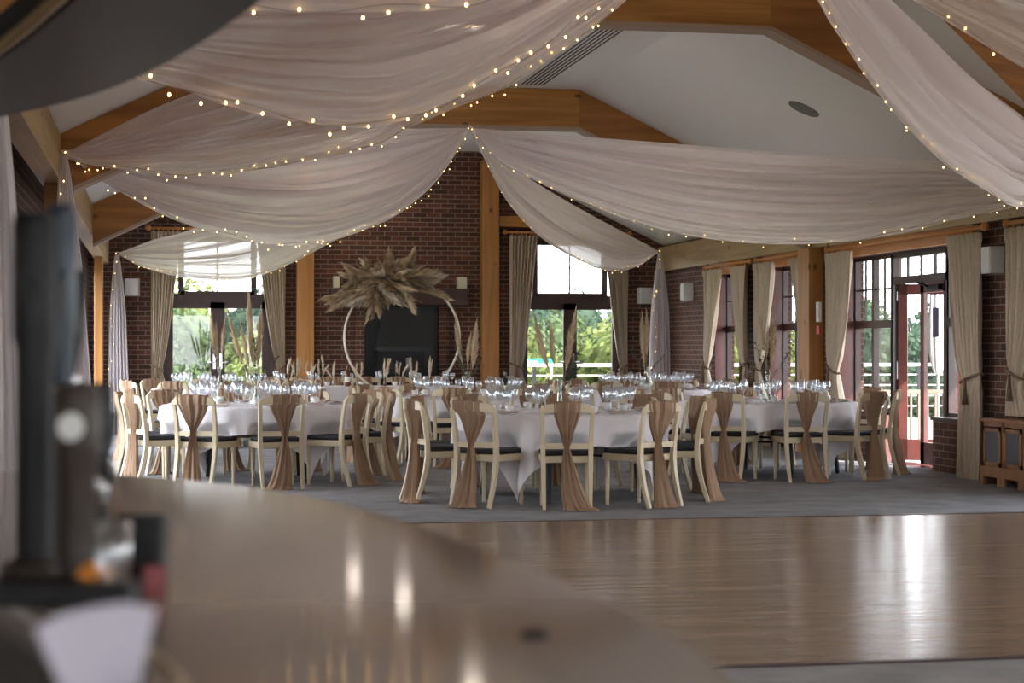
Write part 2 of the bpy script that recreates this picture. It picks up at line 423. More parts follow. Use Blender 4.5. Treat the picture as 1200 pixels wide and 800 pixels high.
# trusses
def truss(y, i, posts=False, yw=.16):
    dep = .46
    root = empty('roof_truss', (0, 0, 0), label='pine roof truss, %s' % i, cat='roof truss', kind='structure')
    m = MB(); m.box(FX0, FX1, y-yw/2, y+yw/2, ZC-dep, ZC-.005); m.build('collar_beam', M_beamX, root)
    for s in (0, 1):
        xa, xb = (FX1, XR-.10) if s else (FX0, XL-.0)
        m = MB()
        poly = [(xa, ZC-.005), (xb, zroof(xb)-.005), (xb, zroof(xb)-dep), (xa, ZC-dep)]
        if not s: poly = poly[::-1]
        m.prism(poly, 'Y', y-yw/2, y+yw/2); fixn(m.build('rafter', M_raft, root))
        m = MB(); poly = [(xa, ZC-dep), (xb, zroof(xb)-dep), (xb, zroof(xb)-dep-.035), (xa, ZC-dep-.035)]
        m.prism(poly, 'Y', y-yw/2-.02, y+yw/2+.05); fixn(m.build('edge_board', M_reveal, root))
    m = MB(); m.box(FX0, FX1, y-yw/2-.02, y+yw/2+.05, ZC-dep-.035, ZC-dep); m.build('edge_board', M_reveal, root)
    return root
TY = [22.3, 15.05, 7.8]
truss(TY[0], 'above the front round tables'); truss(TY[1], 'over the dance floor edge'); truss(TY[2], 'over the middle of the dance floor')
truss(.5, 'over the bar end of the hall'); 
# diagonal valley rafter on the near right slope
mb = MB()
def on_roof(px, py, off):
    best = None
    for k in range(900):
        q = P(px, py, 9 + k*.02); e = abs(q.z - zroof(q.x) + off)
        if best is None or e < best[0]: best = (e, q)
    return best[1]
A = on_roof(1085, -45, .13); B = on_roof(1262, 140, .13)
mb.tube([A, B], .1, sq=(.15, .13)); o = struct(mb, 'trim_6', M_raft, 'diagonal pine rafter high on the ceiling slope', 'beam')
mb = MB(); mb.box(5.0, XR-.1, TY[0]-.1, TY[0]+.1, 2.9, 2.97)

# posts
def post(x0, x1, y0, y1, z0, z1, label, name='timber_post'):
    m = MB(); m.box(x0, x1, y0, y1, z0, z1)
    o = struct(m, name, M_beamZ, label, 'post', bevel=.01); return o
xa, xb = XY(565, YF-.2), XY(585, YF-.2); post(xa, xb, YF-.22, YF-.002, 0, zroof(xb)-.01, 'tall orange timber post between fireplace and far doors')
xa, xb = XY(348, YF-.2), XY(368, YF-.2); post(xa, xb, YF-.22, YF-.002, 0, zroof(xa)-.01, 'tall orange timber post left of the fireplace')
post(XR-.20, XR-.002, 22.05, 22.45, 0, ZP0, 'orange timber post on the side wall between curtains')
post(XR-.16, XR-.002, YF-.16, YF-.002, 0, ZP0, 'dark timber post in the far corner')
post(XL-.14, XL-.02, 27.0, 27.2, 0, ZP0+.05, 'orange timber post beside the tail of the far drape')
post(XL-.14, XL-.02, 15.1, 15.26, 0, ZP0+.05, 'orange timber post behind the long drape tail')
mb = MB()   # horizontal timber over far right doors and stepped bracket
mb.box(XY(585, YF-.1), XY(640, YF-.1), YF-.12, YF-.002, 3.24, 3.41)
struct(mb, 'trim_7', M_beamX, 'short pine beam beside the fireplace post', 'beam')

# ------------------------------------------------------------------ windows and doors
def win_frame(root, along, plane, a0, a1, z0, z1, mull, trans, mat, fr=.06, dep=.07, bars=(), name='frame'):
    """frame with mullions (positions) and transoms (heights) in a wall plane"""
    m = MB()
    def bx(lo, hi, zl, zh, d0=0, d1=dep):
        if along == 'Y': m.box(plane+d0, plane+d1, lo, hi, zl, zh)
        else: m.box(lo, hi, plane+d0, plane+d1, zl, zh)
    bx(a0, a0+fr, z0, z1); bx(a1-fr, a1, z0, z1); bx(a0, a1, z1-fr, z1); bx(a0, a1, z0, z0+fr)
    for p, w in mull: bx(p-w/2, p+w/2, z0, z1)
    for p, w in trans: bx(a0, a1, p-w/2, p+w/2, -.01, dep+.01)
    for lo, hi, zl, zh in bars: bx(lo, hi, zl, zh, .02, .045)
    o = m.build(name, mat, root)
    m = MB()
    if along == 'Y': m.box(plane+.03, plane+.036, a0+.01, a1-.01, z0+.01, z1-.01)
    else: m.box(a0+.01, a1-.01, plane+.03, plane+.036, z0+.01, z1-.01)
    m.build('pane', M_pane, root)
    return o
# far windows: double doors with toplight
def far_doors(n, a0, a1, label, mats):
    root = empty('door_%d' % n, (0, 0, 0), label=label, cat='glazed door', kind='structure')
    y = YF+.06; mid = (a0+a1)/2
    ztr0, ztr1 = 2.02, 2.13
    m = MB(); m.box(a0, a0+.07, y, y+.1, 0, FTOP); m.box(a1-.07, a1, y, y+.1, 0, FTOP); m.box(a0, a1, y, y+.1, FTOP-.07, FTOP)
    m.box(a0, a1, y-.01, y+.1, ztr0, ztr1); m.build('frame', M_mahogd, root)
    m = MB()                       # toplight casements
    s0, s1 = a0+.30, a1-.30
    for lo, hi in ((a0+.07, s0), (s1, a1-.07)): m.box(lo, hi, y+.02, y+.06, ztr1, ztr1+.02)
    m.box(s0-.04, s0+.05, y, y+.08, ztr1, FTOP-.07); m.box(s1-.05, s1+.04, y, y+.08, ztr1, FTOP-.07)
    m.box(s0, s1, y, y+.08, ztr1, ztr1+.06); m.box(mid-.012, mid+.012, y+.02, y+.05, ztr1, FTOP-.07)
    m.box(s0, s1, y+.02, y+.05, 2.60, 2.615); m.build('toplight_frame', M_mahogd, root)
    m = MB(); m.box(a0+.07, a1-.07, y+.045, y+.05, ztr1, FTOP-.07); m.build('pane', M_pane, root)
    for s, (lo, hi) in enumerate(((a0+.07, mid), (mid, a1-.07))):
        m = MB(); st = .11
        m.box(lo, lo+st, y, y+.06, .02, ztr0); m.box(hi-st, hi, y, y+.06, .02, ztr0)
        m.box(lo, hi, y, y+.06, ztr0-.10, ztr0); m.box(lo, hi, y, y+.06, .02, .26)
        d = m.build('door_leaf', M_mahogd, root)
        m = MB(); m.box(lo+st, hi-st, y+.03, y+.036, .26, ztr0-.10); m.build('pane', M_pane, d)
        hx = hi-.05 if s == 0 else lo+.05
        m = MB(); m.box(hx-.02, hx+.02, y-.012, y, .98, 1.22); m.tube([(hx, y-.05, 1.08), (hx+(.11 if s else -.11), y-.05, 1.08)], .01); m.tube([(hx, y, 1.08), (hx, y-.05, 1.08)], .01)
        m.build('handle', M_chrome, d)
    return root
far_doors(1, *FW1, 'dark framed glazed double doors at the far end, by the long drape tail', None)
far_doors(2, *FW2, 'dark framed glazed double doors to the terrace, right of the fireplace', None)
# narrow side windows
XW = XR+.16
def side_window(n, a0, a1, label, jb=True):
    root = empty('window_%d' % n, (0, 0, 0), label=label, cat='window', kind='structure')
    mid = (a0+a1)/2
    bars = [(a0+(a1-a0)*k-.01, a0+(a1-a0)*k+.01, 1.62, WTOP) for k in (.25, .75)] + [(a0, a1, 1.98, 2.0)]
    win_frame(root, 'Y', XW, a0, a1, SILL, WTOP, [(mid, .07)], [(1.58, .09)], M_mahogd, fr=.045, bars=bars)
    if jb: m = MB(); m.box(XR-.015, XW, a1-.012, a1+.002, SILL, WTOP); m.build('jamb_board', M_mahog, root)
    m = MB(); m.box(XR-.03, XW+.1, a0, a1, SILL-.03, SILL+.004); m.build('window_sill', M_mahogd, root)
    return root
side_window(1, *W1, 'narrow dark window nearest the far corner')
side_window(2, *W2, 'narrow dark window beside the orange post')
side_window(3, *SW1, 'dark framed side light left of the open red door')
side_window(4, *SW0, 'side light between the door and the bunched curtain', False)
for k, (a, b) in enumerate(rear_ops):
    root = empty('window_%d' % (5+k), (0, 0, 0), kind='structure')
    tag(root, 'large side window further down the hall', 'window', 'large side windows down the hall')
    win_frame(root, 'Y', XW, a, b, .3, WTOP, [((a+b)/2, .08)], [(1.7, .08)], M_mahogd)
for k, (a, b) in enumerate(((-2.4, 2.2), (3.0, 7.4))):
    root = empty('window_%d' % (10+k), (0, 0, 0), kind='structure')
    tag(root, 'wide glazing in the rear wall', 'window', 'wide glazing in the rear wall')
    win_frame(root, 'X', YB-.15, a, b, .2, 2.5, [((a+b)/2, .08)], [], M_mahogd)
# garden door: top light, closed near leaf, far leaf swung out
root = empty('door_3', (0, 0, 0), label='red mahogany double door to the garden, one leaf swung open', cat='door', kind='structure')
ZT = 2.03
m = MB(); m.box(XW, XW+.1, DU[0]-.05, DU[0]+.04, 0, WTOP); m.box(XW, XW+.1, DU[1]-.04, DU[1]+.05, 0, WTOP)
m.box(XW, XW+.1, DU[0], DU[1], ZT, ZT+.08); m.box(XW, XW+.1, DU[0], DU[1], WTOP-.06, WTOP)
for k in range(1, 4):
    yy = DU[0]+(DU[1]-DU[0])*k/4; m.box(XW+.02, XW+.05, yy-.012, yy+.012, ZT+.08, WTOP)
m.build('frame', M_mahogd, root)
m = MB(); m.box(XR+.01, XW+.1, DU[1]-.012, DU[1]+.004, 0, SILL-.03); m.build('jamb_board', M_mahog, root)
m = MB(); m.box(XW+.03, XW+.036, DU[0]+.04, DU[1]-.04, ZT+.08, WTOP-.06); m.build('pane', M_pane, root)
m = MB(); m.box(XR-.02, XW+.12, DU[0], DU[1], -.005, .018); m.build('threshold', M_chrome, root)
def leaf(parent, wdt, mat, local):
    m = MB(); st = .10
    m.box(0, .045, 0, st, .03, ZT); m.box(0, .045, wdt-st, wdt, .03, ZT); m.box(0, .045, 0, wdt, ZT-.12, ZT); m.box(0, .045, 0, wdt, .03, .27)
    m.xf(local); d = m.build('door_leaf', mat, parent)
    m = MB(); m.box(.02, .026, st, wdt-st, .27, ZT-.12).xf(local); m.build('pane', M_pane, d)
    return d
lw = (DU[1]-DU[0]-.08)/2
d = leaf(root, lw, M_mahog, Matrix.Translation((XW+.02, DU[0]+.04, 0)))
m = MB(); m.box(-.05, .0, .12, lw-.28, ZT-.10, ZT-.04); m.tube([(-.03, lw-.3, ZT-.06), (-.2, .32, ZT-.02)], .012); m.xf(Matrix.Translation((XW+.02, DU[0]+.04, 0))); m.build('door_closer', M_black, d)
ml = Matrix.Translation((XW+.06, DU[1]-.05, 0)) @ Matrix.Rotation(radians(180+62), 4, 'Z')
d = leaf(root, lw, M_mahog, ml)
m = MB()
for z in (.3, .95, 1.05, 1.85): m.box(XW+.03, XW+.1, DU[1]-.07, DU[1]-.045, z, z+.1)
m.build('hinge', M_chrome, root)
m = MB(); m.box(XW+.012, XW+.018, DU[0]+.25, DU[0]+.40, 1.42, 1.74); o = m.build('paper_notice', M_poster); tag(o, 'small dark printed notice on the glass of the garden door', 'notice')

# ================================================================== FIREPLACE
root = empty('fireplace', ((3.9), YF, 0), label='dark brick fireplace with black metal hood and timber mantel', cat='fireplace')
fx0, fx1 = XY(428, YF-.3), XY(516, YF-.3)
def L(m): return m.xf(Matrix.Translation((-3.9, -YF, 0)))
m = MB(); m.box(fx0, fx1, YF-.012, YF-.002, .0, 1.98); L(m).build('firebox', M_hood, root)
m = MB()
m.box(fx0-.12, fx0, YF-.16, YF-.004, 0, 1.95); L(m).build('brick_jamb', M_brick, root)
m = MB(); m.box(fx1, fx1+.12, YF-.16, YF-.004, 0, 1.95); L(m).build('brick_jamb', M_brick, root)
hx0, hx1 = XY(440, YF-.3), XY(503, YF-.3); hm = (hx0+hx1)/2
m = MB()
a = [(hx0, YF-.45, 1.32), (hx1, YF-.45, 1.32), (hx1, YF-.02, 1.32), (hx0, YF-.02, 1.32)]
b = [(hx0, YF-.45, 1.26), (hx1, YF-.45, 1.26), (hx1, YF-.02, 1.26), (hx0, YF-.02, 1.26)]
c = [(hx0+.13, YF-.25, 1.95), (hx1-.13, YF-.25, 1.95), (hx1-.13, YF-.02, 1.95), (hx0+.13, YF-.02, 1.95)]
m.add(b+a+c, [(0,1,5,4),(1,2,6,5),(2,3,7,6),(3,0,4,7),(4,5,9,8),(5,6,10,9),(6,7,11,10),(7,4,8,11),(3,2,1,0),(8,9,10,11)])
L(m).build('hood', M_hood, root)
m = MB(); m.box(XY(388, YF-.3), XY(549, YF-.3), YF-.30, YF-.01, 1.97, 2.24); L(m).build('mantel_beam', M_mantel, root, bevel=.02)
sx0, sx1 = XY(444, YF-.5), XY(498, YF-.5); sm = (sx0+sx1)/2
m = MB(); m.box(sx0, sx1, YF-.48, YF-.05, .22, 1.25); L(m).build('stove_body', M_black, root)
for a, b in ((sx0+.05, sm-.03), (sm+.03, sx1-.05)):
    m = MB(); m.box(a, b, YF-.50, YF-.481, .45, 1.2); d_ = L(m).build('stove_door', M_black, root)
    m = MB(); m.box(a+.03, b-.03, YF-.504, YF-.5005, .5, 1.15); L(m).build('stove_glass', simple('stove_glass', (.01, .01, .01), .03, Specular_IOR_Level=1.0), d_)
m = MB(); m.box(fx0-.2, fx1+.2, YF-.55, YF-.17, 0, .22); L(m).build('hearth', M_brick, root)

def wallbox(name, c, s, mat, label, cat, group=None, wedge=True):
    m = MB(); x, y, z = s; m.box(-x/2, x/2, -y/2, y/2, -z/2, z/2)
    o = m.build(name, mat, loc=c, bevel=.012); tag(o, label, cat, group); return o
def spk(c, rz, label):
    root = empty('wall_speaker', c, rz, label=label, cat='speaker', group='white wall speakers')
    m = MB(); m.prism([(-.13, 0), (.13, 0), (.10, -.14), (-.10, -.14)], 'Z', -.13, .13); fixn(m.build('body', M_white, root, bevel=.006))
    m = MB(); m.box(-.09, .09, -.147, -.14, -.115, .115); m.build('grille', M_white, root)
spk((XY(154, YF), YF-.002, 2.24), 0, 'white box speaker on brick beside the far drape tail')
spk((XY(755, YF), YF-.002, 2.15), 0, 'white box speaker on the far brick wall above the small vase')
spk((XR-.002, YX(810, XR), 2.17), -pi/2, 'white box speaker on the side wall nearest the far corner')
spk((XR-.002, YX(951, XR), 2.17), -pi/2, 'white box speaker half hidden beside the orange post')
spk((XR-.002, YX(1171, XR), 2.16), -pi/2, 'white box speaker on brick above the radiator cover')
for px, w, lb in ((394, .11, 'small cream wall light left of the pampas spray'), (541, .17, 'wide cream wall light at the mantel end')):
    rt = empty('wall_light', (XY(px, YF), YF-.002, 2.34), label=lb, cat='wall light')
    m = MB(); m.prism([(-w/2, 0), (w/2, 0), (w/2*.8, -.09), (-w/2*.8, -.09)], 'Z', -.09, .09); fixn(m.build('lamp_shade', M_lampw, rt))
    m = MB(); m.box(-.02, .02, -.03, 0, -.13, -.09); m.build('bracket', M_brass, rt)
rt = empty('fire_call_point', (XR-.21, YX(962, XR-.2), 1.52), label='red and white fire call point on the orange post', cat='call point')
m = MB(); m.box(-.03, 0, -.05, .05, -.05, .05); m.build('call_button_box', M_redp, rt)
m = MB(); m.box(-.035, 0, -.05, .05, .10, .34); m.build('white_panel', M_white, rt)
# ceiling speaker, grille
c = on_vert_plane(942, 127, (6.5, 0), (6.5, 10)); 
best = None
for k in range(400):
    d = 12 + k*.03; q = P(942, 127, d)
    e = abs(q.z - zroof(q.x))
    if best is None or e < best[0]: best = (e, q)
q = best[1]
sl = math.atan((ZC-ZP1)/(XR-FX1))
rt = empty('ceiling_speaker', (q.x, q.y, zroof(q.x)-.004), label='round grey speaker set in the sloping ceiling', cat='ceiling speaker'); rt.rotation_euler = (0, sl, 0)
m = MB(); m.lathe([(.001, -.012), (.14, -.012), (.165, -.006), (.17, .003)], n=28); m.build('rim', simple('speaker_grey', (.22, .21, .20), .7, bump=.8, bscale=200), rt)
rt = empty('ceiling_vent', (0, 0, ZC-.002), label='long slotted air grille in the flat ceiling strip', cat='vent')
m = MB(); gx0, gx1, gy0, gy1 = 4.22, 4.52, 17.0, 21.9
m.box(gx0, gx1, gy0, gy1, -.006, .0); m.build('backing', M_black, rt)
m = MB()
for k in range(7): 
    x = gx0 + (gx1-gx0)*k/6; m.box(x-.010, x+.010, gy0, gy1, -.0075, -.0062)
m.build('slat', M_ceil, rt)
# downlights (some behind the voile, the rest added fill lamps beyond the frame)
def downlight(x, y, e, label, grp=None):
    z = zroof(x)
    rt = empty('ceiling_downlight', (x, y, z-.002), label=label, cat='ceiling light', group=grp)
    m = MB(); m.lathe([(.06, -.004), (.085, -.012), (.095, 0)], n=20); m.build('bezel', M_white, rt)
    m = MB(); m.lathe([(.0005, -.006), (.06, -.006)], n=20); m.build('lamp', M_lampE, rt)
    ld = bpy.data.lights.new('downlight', 'POINT'); ld.energy = e; ld.color = (1, .88, .76); ld.shadow_soft_size = .12
    lo = bpy.data.objects.new('downlight', ld); COL.objects.link(lo); lo.location = (x, y, z-.22)
LAMP = 16
for k, (x, y) in enumerate(((3.0, 18.0), (3.3, 25.5), (2.9, 28.2))):
    downlight(x, y, LAMP, 'warm ceiling downlight glowing behind the voile', 'downlights behind the voile')
for k, (x, y) in enumerate(((2.8, -3), (4.6, -3), (2.8, 3.5), (4.6, 3.5), (2.8, 10.3), (4.6, 6.5))):  # unseen lamps added to lift the indoor light
    downlight(x, y, LAMP, 'added unseen fill lamp over the near half of the hall', 'added fill lamps over the near hall')

# ================================================================== CURTAINS
def curtain(p0, p1, ztop, ztie, side, label, tiew=.13, botw=None, nrm=(0, -1), npl=8, grp=None, lift=0.0, name='curtain'):
    """p0,p1 plan points of the curtain head; gathered towards p<side> at ztie"""
    p0 = Vector((p0[0], p0[1])); p1 = Vector((p1[0], p1[1])); wd = (p1-p0).length
    botw = botw or wd*.75
    nv = Vector(nrm)
    rt = empty(name, (p0.x, p0.y, 0), label=label, cat='curtain', group=grp)
    ud = (p1-p0).normalized(); ph = random.uniform(0, 6)
    def width(z):
        if z >= ztie:
            t = (z-ztie)/(ztop-ztie); t = t**.75
            return tiew + (wd-tiew)*t
        t = (ztie-z)/ztie; t = min(1, t*1.6)
        return tiew + (botw-tiew)*(t*t*(3-2*t))
    def f(u, v):
        z = lift + (ztop-lift)*v
        w = width(z)
        base = (u*w) if side == 0 else (wd-w+u*w)
        a = .044*(.6+.4*w/wd)
        off = a*sin(2*pi*npl*u+ph+.6*sin(3*z)) + .012*sin(2*pi*npl*2.3*u+z*2)
        if abs(z-ztie) < .12: off *= .45+.55*abs(z-ztie)/.12
        if z > ztop-.10: off += .02*sin(2*pi*npl*2*u)
        q = ud*base + nv*(off+.03)
        return (q.x, q.y, z)
    m = MB(); m.grid(f, npl*10, 36); o = m.build('cloth', M_curt, rt)
    m = MB(); c = ud*(tiew/2 if side == 0 else wd-tiew/2) + nv*.03
    m2 = MB()
    pts = []
    for k in range(17):
        a = 2*pi*k/16; q = c + ud*(tiew/2+.015)*cos(a) + nv*(.055*sin(a)); pts.append((q.x, q.y, ztie+.05*cos(a)*(1 if side else -1)))
    m2.tube(pts, .014, 6)
    q = c + nv*.07; m2.tube([(q.x, q.y, ztie), (q.x, q.y, ztie-.12), (q.x, q.y, ztie-.26)], [.012, .02, .035], 8)
    m2.build('tieback', M_rope, rt)
    m = MB()                       # hooks/rings along the head
    for k in range(6):
        q = ud*(wd*(k+.5)/6) + nv*.03
        m = MB(); m.tube([(q.x, q.y, ztop-.02), (q.x, q.y, ztop+.05)], .008, 6); m.build('hook', M_rail, rt)
    return rt
yc = YF-.12
curtain((XY(177, yc), yc), (XY(212, yc), yc), 3.10, 1.0, 0, 'long beige curtain left of the far drape-side doors', tiew=.17)
curtain((XY(300, yc), yc), (XY(334, yc), yc), 3.10, 1.0, 1, 'beige curtain between the far doors and left post')
curtain((XY(597, yc), yc), (XY(630, yc), yc), 3.10, 1.02, 0, 'beige curtain right beside the tall fireplace post', tiew=.2)
curtain((XY(707, yc), yc), (XY(735, yc), yc), 3.10, 1.0, 1, 'beige curtain beside the far doors, under the swag end')
xc = XR-.09
def sc(pa, pb, side, label, **k):
    # pa is the farther (smaller px) edge
    curtain((xc, YX(pa, xc)), (xc, YX(pb, xc)), k.pop('zt', 2.44), k.pop('ztie', 1.05), side, label, nrm=(-1, 0), **k)
sc(829, 847, 0, 'beige curtain with bright edge nearest the far corner', npl=6)
sc(859, 877, 1, 'beige curtain at the near side of the first narrow window', npl=6)
sc(889, 909, 0, 'pale beige curtain behind the vase of the open-door table', npl=6)
sc(931, 951, 1, 'beige curtain just before the orange side post', npl=6)
sc(974, 1001, 0, 'beige curtain between orange post and door side light', npl=7, tiew=.3)
sc(1114, 1153, 1, 'full-length beige curtain at the near side of the garden door', npl=7, tiew=.45, botw=.55, ztie=1.0)
sc(1186, 1240, 0, 'beige curtain cut by the picture edge above the radiator cover', npl=7, ztie=1.06, lift=.66, tiew=.3)
def pole(a, b, r, label, rings=14):
    rt = empty('curtain_pole', a, label=label, cat='curtain pole'); a = Vector(a); b = Vector(b); d = b-a
    m = MB(); m.tube([(0,0,0), d], r, 10); m.build('rod', M_rail, rt)
    for e in (Vector((0,0,0)), d):
        m = MB(); m.ball(e, r*2.1, 10, 8); m.build('finial', M_rail, rt)
xp = XR-.12
pole((xp, YX(1154, xp), 2.49), (xp, YX(970, xp), 2.49), .022, 'wooden curtain pole over the garden door')
pole((xp, YX(953, xp), 2.49), (xp, YX(886, xp), 2.49), .018, 'wooden curtain pole over the second narrow window')
pole((xp, YX(879, xp), 2.49), (xp, YX(826, xp), 2.49), .018, 'wooden curtain pole over the first narrow window')
pole((xp, YX(1180, xp), 2.49), (xp, YX(1330, xp), 2.49), .022, 'wooden curtain pole starting at the picture edge')
yp = YF-.13
pole((XY(592, yp), yp, 3.15), (XY(738, yp), yp, 3.15), .02, 'wooden curtain pole over the far terrace doors')
pole((XY(174, yp), yp, 3.15), (XY(337, yp), yp, 3.15), .02, 'wooden curtain pole over the far drape-side doors')

# radiator cover
ry1 = YX(1152, 7.79); ry0 = ry1-1.75
rt = empty('radiator_cover', (7.79, ry0, 0), label='low wooden radiator cover with mesh doors beneath the edge curtain', cat='radiator cover')
ln = ry1-ry0
m = MB(); m.box(-.03, XR-7.79-.002, -.02, ln+.03, .60, .635); m.build('top', M_radw, rt, bevel=.006)
m = MB(); m.box(0, .02, 0, ln, .10, .17); m.box(0, .02, 0, ln, .56, .60); m.box(.28, .286, 0, ln, .05, .6); m.box(0, .285, ln-.02, ln, .0, .60); m.box(0, .285, 0, .02, 0, .60)
m.box(-.03, .0, 0, ln, .08, .18)
for k in range(5): yy = ln*k/4; m.box(-.03, .0, max(0, yy-.07), min(ln, yy+.07), 0, .08); m.box(-.0, .02, max(0, yy-.03), min(ln, yy+.03), .1, .6)
m.build('body', M_radw, rt)
for k in range(4):
    a = ln*k/4+.035; b = ln*(k+1)/4-.035
    m = MB(); m.box(-.015, .0, a, b, .18, .22); m.box(-.015, 0, a, b, .51, .545); m.box(-.015, 0, a, a+.045, .18, .545); m.box(-.015, 0, b-.045, b, .18, .545)
    d = m.build('door', M_radw, rt); m = MB(); m.box(-.006, -.002, a+.045, b-.045, .22, .51); m.build('mesh_panel', M_mesh, d)

# ================================================================== VOILE
def catmull(pts, n):
    out = []
    P_ = [pts[0]*2-pts[1]] + pts + [pts[-1]*2-pts[-2]]
    seg = len(pts)-1
    cum = [0]
    for i in range(seg): cum.append(cum[-1] + (pts[i+1]-pts[i]).length)
    for k in range(n+1):
        s = cum[-1]*k/n; i = 0
        while i < seg-1 and cum[i+1] < s: i += 1
        t = (s-cum[i])/max(1e-9, cum[i+1]-cum[i])
        a, b, c, d = P_[i], P_[i+1], P_[i+2], P_[i+3]
        # centripetal-ish hermite, tangents scaled by segment length
        h = (cum[i+1]-cum[i])
        l0 = cum[i]-cum[i-1] if i > 0 else h; l1 = cum[i+2]-cum[i+1] if i < seg-1 else h
        m0 = (c-a)/(h+l0)*h; m1 = (d-b)/(h+l1)*h
        t2, t3 = t*t, t*t*t
        out.append(b*(2*t3-3*t2+1) + m0*(t3-2*t2+t) + c*(-2*t3+3*t2) + m1*(t3-t2))
    return out
def swag(A, B, low, top, label, string=None, npl=9, amp=.095, billow=.35, nb=34, mat=None, seed=0, slabel=None, bulbr=.0042):
    """A,B 3-D gather points; low/top pixel control points between them"""
    A = Vector(A); B = Vector(B); rnd = random.Random(seed)
    lo = [A] + [on_vert_plane(px, py, A, B) for px, py in low] + [B]
    hi = [A] + [on_vert_plane(px, py, A, B) for px, py in top] + [B] if top else None
    N = 90
    lc = catmull(lo, N); hc = catmull(hi, N) if hi else [A.lerp(B, k/N) for k in range(N+1)]
    pn = Vector((B.y-A.y, -(B.x-A.x), 0)).normalized()
    if pn.y > 0: pn = -pn          # towards the viewer
    phs = [rnd.uniform(0, 6.28) for _ in range(8)]
    NV = npl*14
    def pleat(v, s):
        w_ = v + .05*noise.noise(Vector((v*3, s*.5, phs[5])))
        r = .6*noise.noise(Vector((w_*npl*.5, s*.3, phs[0]))) + 1.9*noise.noise(Vector((w_*npl*1.25, s*.32, phs[1]))) + 1.0*noise.noise(Vector((w_*npl*2.6, s*.4, phs[2]))) + .12*noise.noise(Vector((w_*npl*6, s*.7, phs[3])))
        r += .3*sin(2*pi*npl*.8*w_ + 2.0*noise.noise(Vector((s*.5, phs[4], w_*2))))
        return 1.3*r*(.3 + .7*max(0, sin(pi*min(1, max(0, v))))**.6)
    def f(s, v):
        k = s*N; i = min(N-1, int(k)); t = k-i
        l = lc[i].lerp(lc[i+1], t); h = hc[i].lerp(hc[i+1], t)
        e = sin(pi*s)**.6 if 0 < s < 1 else 0
        g = (l-h).length
        vv = v
        q = h.lerp(l, vv)
        a = amp*min(1, g/.9)
        q = q + pn*(a*pleat(v, s*4) + .16*billow*sin(pi*min(1, v*1.0))*e*min(1, g))
        q.z += -.35*a*pleat(v+.13, s*4)*sin(pi*v)
        if g < .08:
            ang = v*2*pi; rr = .03*(1-g/.08)
            q = q + pn*rr*cos(ang) + Vector((0, 0, rr*sin(ang)))
        return q
    m = MB(); m.grid(f, 110, NV)
    o = m.build('voile_swag', mat or M_drape); tag(o, label, 'ceiling drape')
    if slabel:
        pts = [Vector(f(k/120, 1.0)) + pn*.02 + Vector((0, 0, .012+.018*sin(k*.35+seed))) for k in range(121)]
        lights(pts, nb, slabel, bulbr, seed)
    return f, pn
BULB = {}
def lights(pts, nb, label, r=.011, seed=0):
    rnd = random.Random(seed+50)
    rt = empty('string_lights', pts[0], label=label, cat='string lights', group=None)
    m = MB(); m.tube([p-pts[0] for p in pts], .0018, 4); m.build('wire', M_wire, rt)
    if r not in BULB:
        mm = MB(); mm.ball((0,0,0), r, 8, 6, (1,1,1.35)); BULB[r] = mm
    for k in range(nb):
        s = (k+rnd.uniform(.2, .8))/nb*(len(pts)-1); i = min(len(pts)-2, int(s)); p = pts[i].lerp(pts[i+1], s-i)
        if ('me', r) not in BULB:
            o = BULB[r].build('bulb', M_bulb, rt); BULB[('me', r)] = o
        else:
            o = BULB[('me', r)].copy(); COL.objects.link(o); o.parent = rt
        dz = rnd.uniform(-.05, .03)
        o.location = p-pts[0]+Vector((rnd.uniform(-.02, .02), rnd.uniform(-.02, .02), dz))
CA = Vector((3.67, TY[0]-.12, ZC-.50))
CB = Vector((3.67, 11.4, 4.12))
CC = Vector((3.67, 7.6, 3.9))
GL1 = on_vert_plane(74, 180, (XL+.03, 0), (XL+.03, 9)); GL0 = on_vert_plane(137, 297, (0, YF-.45), (9, YF-.45))
GR0 = on_vert_plane(773, 295, (0, YF-.6), (9, YF-.6)); GR1 = Vector((XR-.13, 15.05, 2.74)); GR3 = Vector((XR-.13, 8.2, 2.74)); GL3 = Vector((XL+.03, 8.2, 2.76))
swag(GL0, CA, [(165,312),(205,323),(255,329),(290,328),(335,313),(390,284),(440,256),(495,212),(528,178)],
     [(180,281),(215,272),(330,232),(440,190)], 'far white voile swag crossing in front of the far windows by the drape tail', npl=8, seed=1, nb=46, slabel='warm string lights on the hem of the far left swag', billow=.2, mat=sheer('far_voile', (.88, .82, .80), .80, 1.02), bulbr=.004)
swag(GL1, CA, [(105,202),(118,212),(145,228),(180,248),(220,265),(260,277),(300,285),(340,288),(380,284),(430,268),(470,248),(517,205)],
     [(200,172),(330,160),(450,152)], 'broad white voile swag from the left beam to the far truss', npl=11, seed=2, nb=52, slabel='warm string lights on the hem of the broad middle swag')
swag(GL1, CB, [(100,192),(150,200),(200,204),(260,205),(300,200),(360,189),(405,181),(450,167),(480,151),(540,125),(600,100),(690,37),(740,-4)],
     [(212,115),(400,60),(600,-8)], 'white voile swag from the left beam up over the dance floor', npl=10, seed=3, nb=60, slabel='warm string lights on the hem of the swag over the dance floor')
swag(GL3, CB, [(60,55),(120,82),(165,94),(215,106),(254,121),(315,137),(360,144),(407,149),(440,149),(480,138),(540,112),(600,78),(690,12)],
     [(100,-22),(400,-70),(650,-95)], 'near white voile swag emerging from behind the bar soffit', npl=9, seed=4, nb=44, slabel='warm string lights on the hem of the near swag', bulbr=.006)
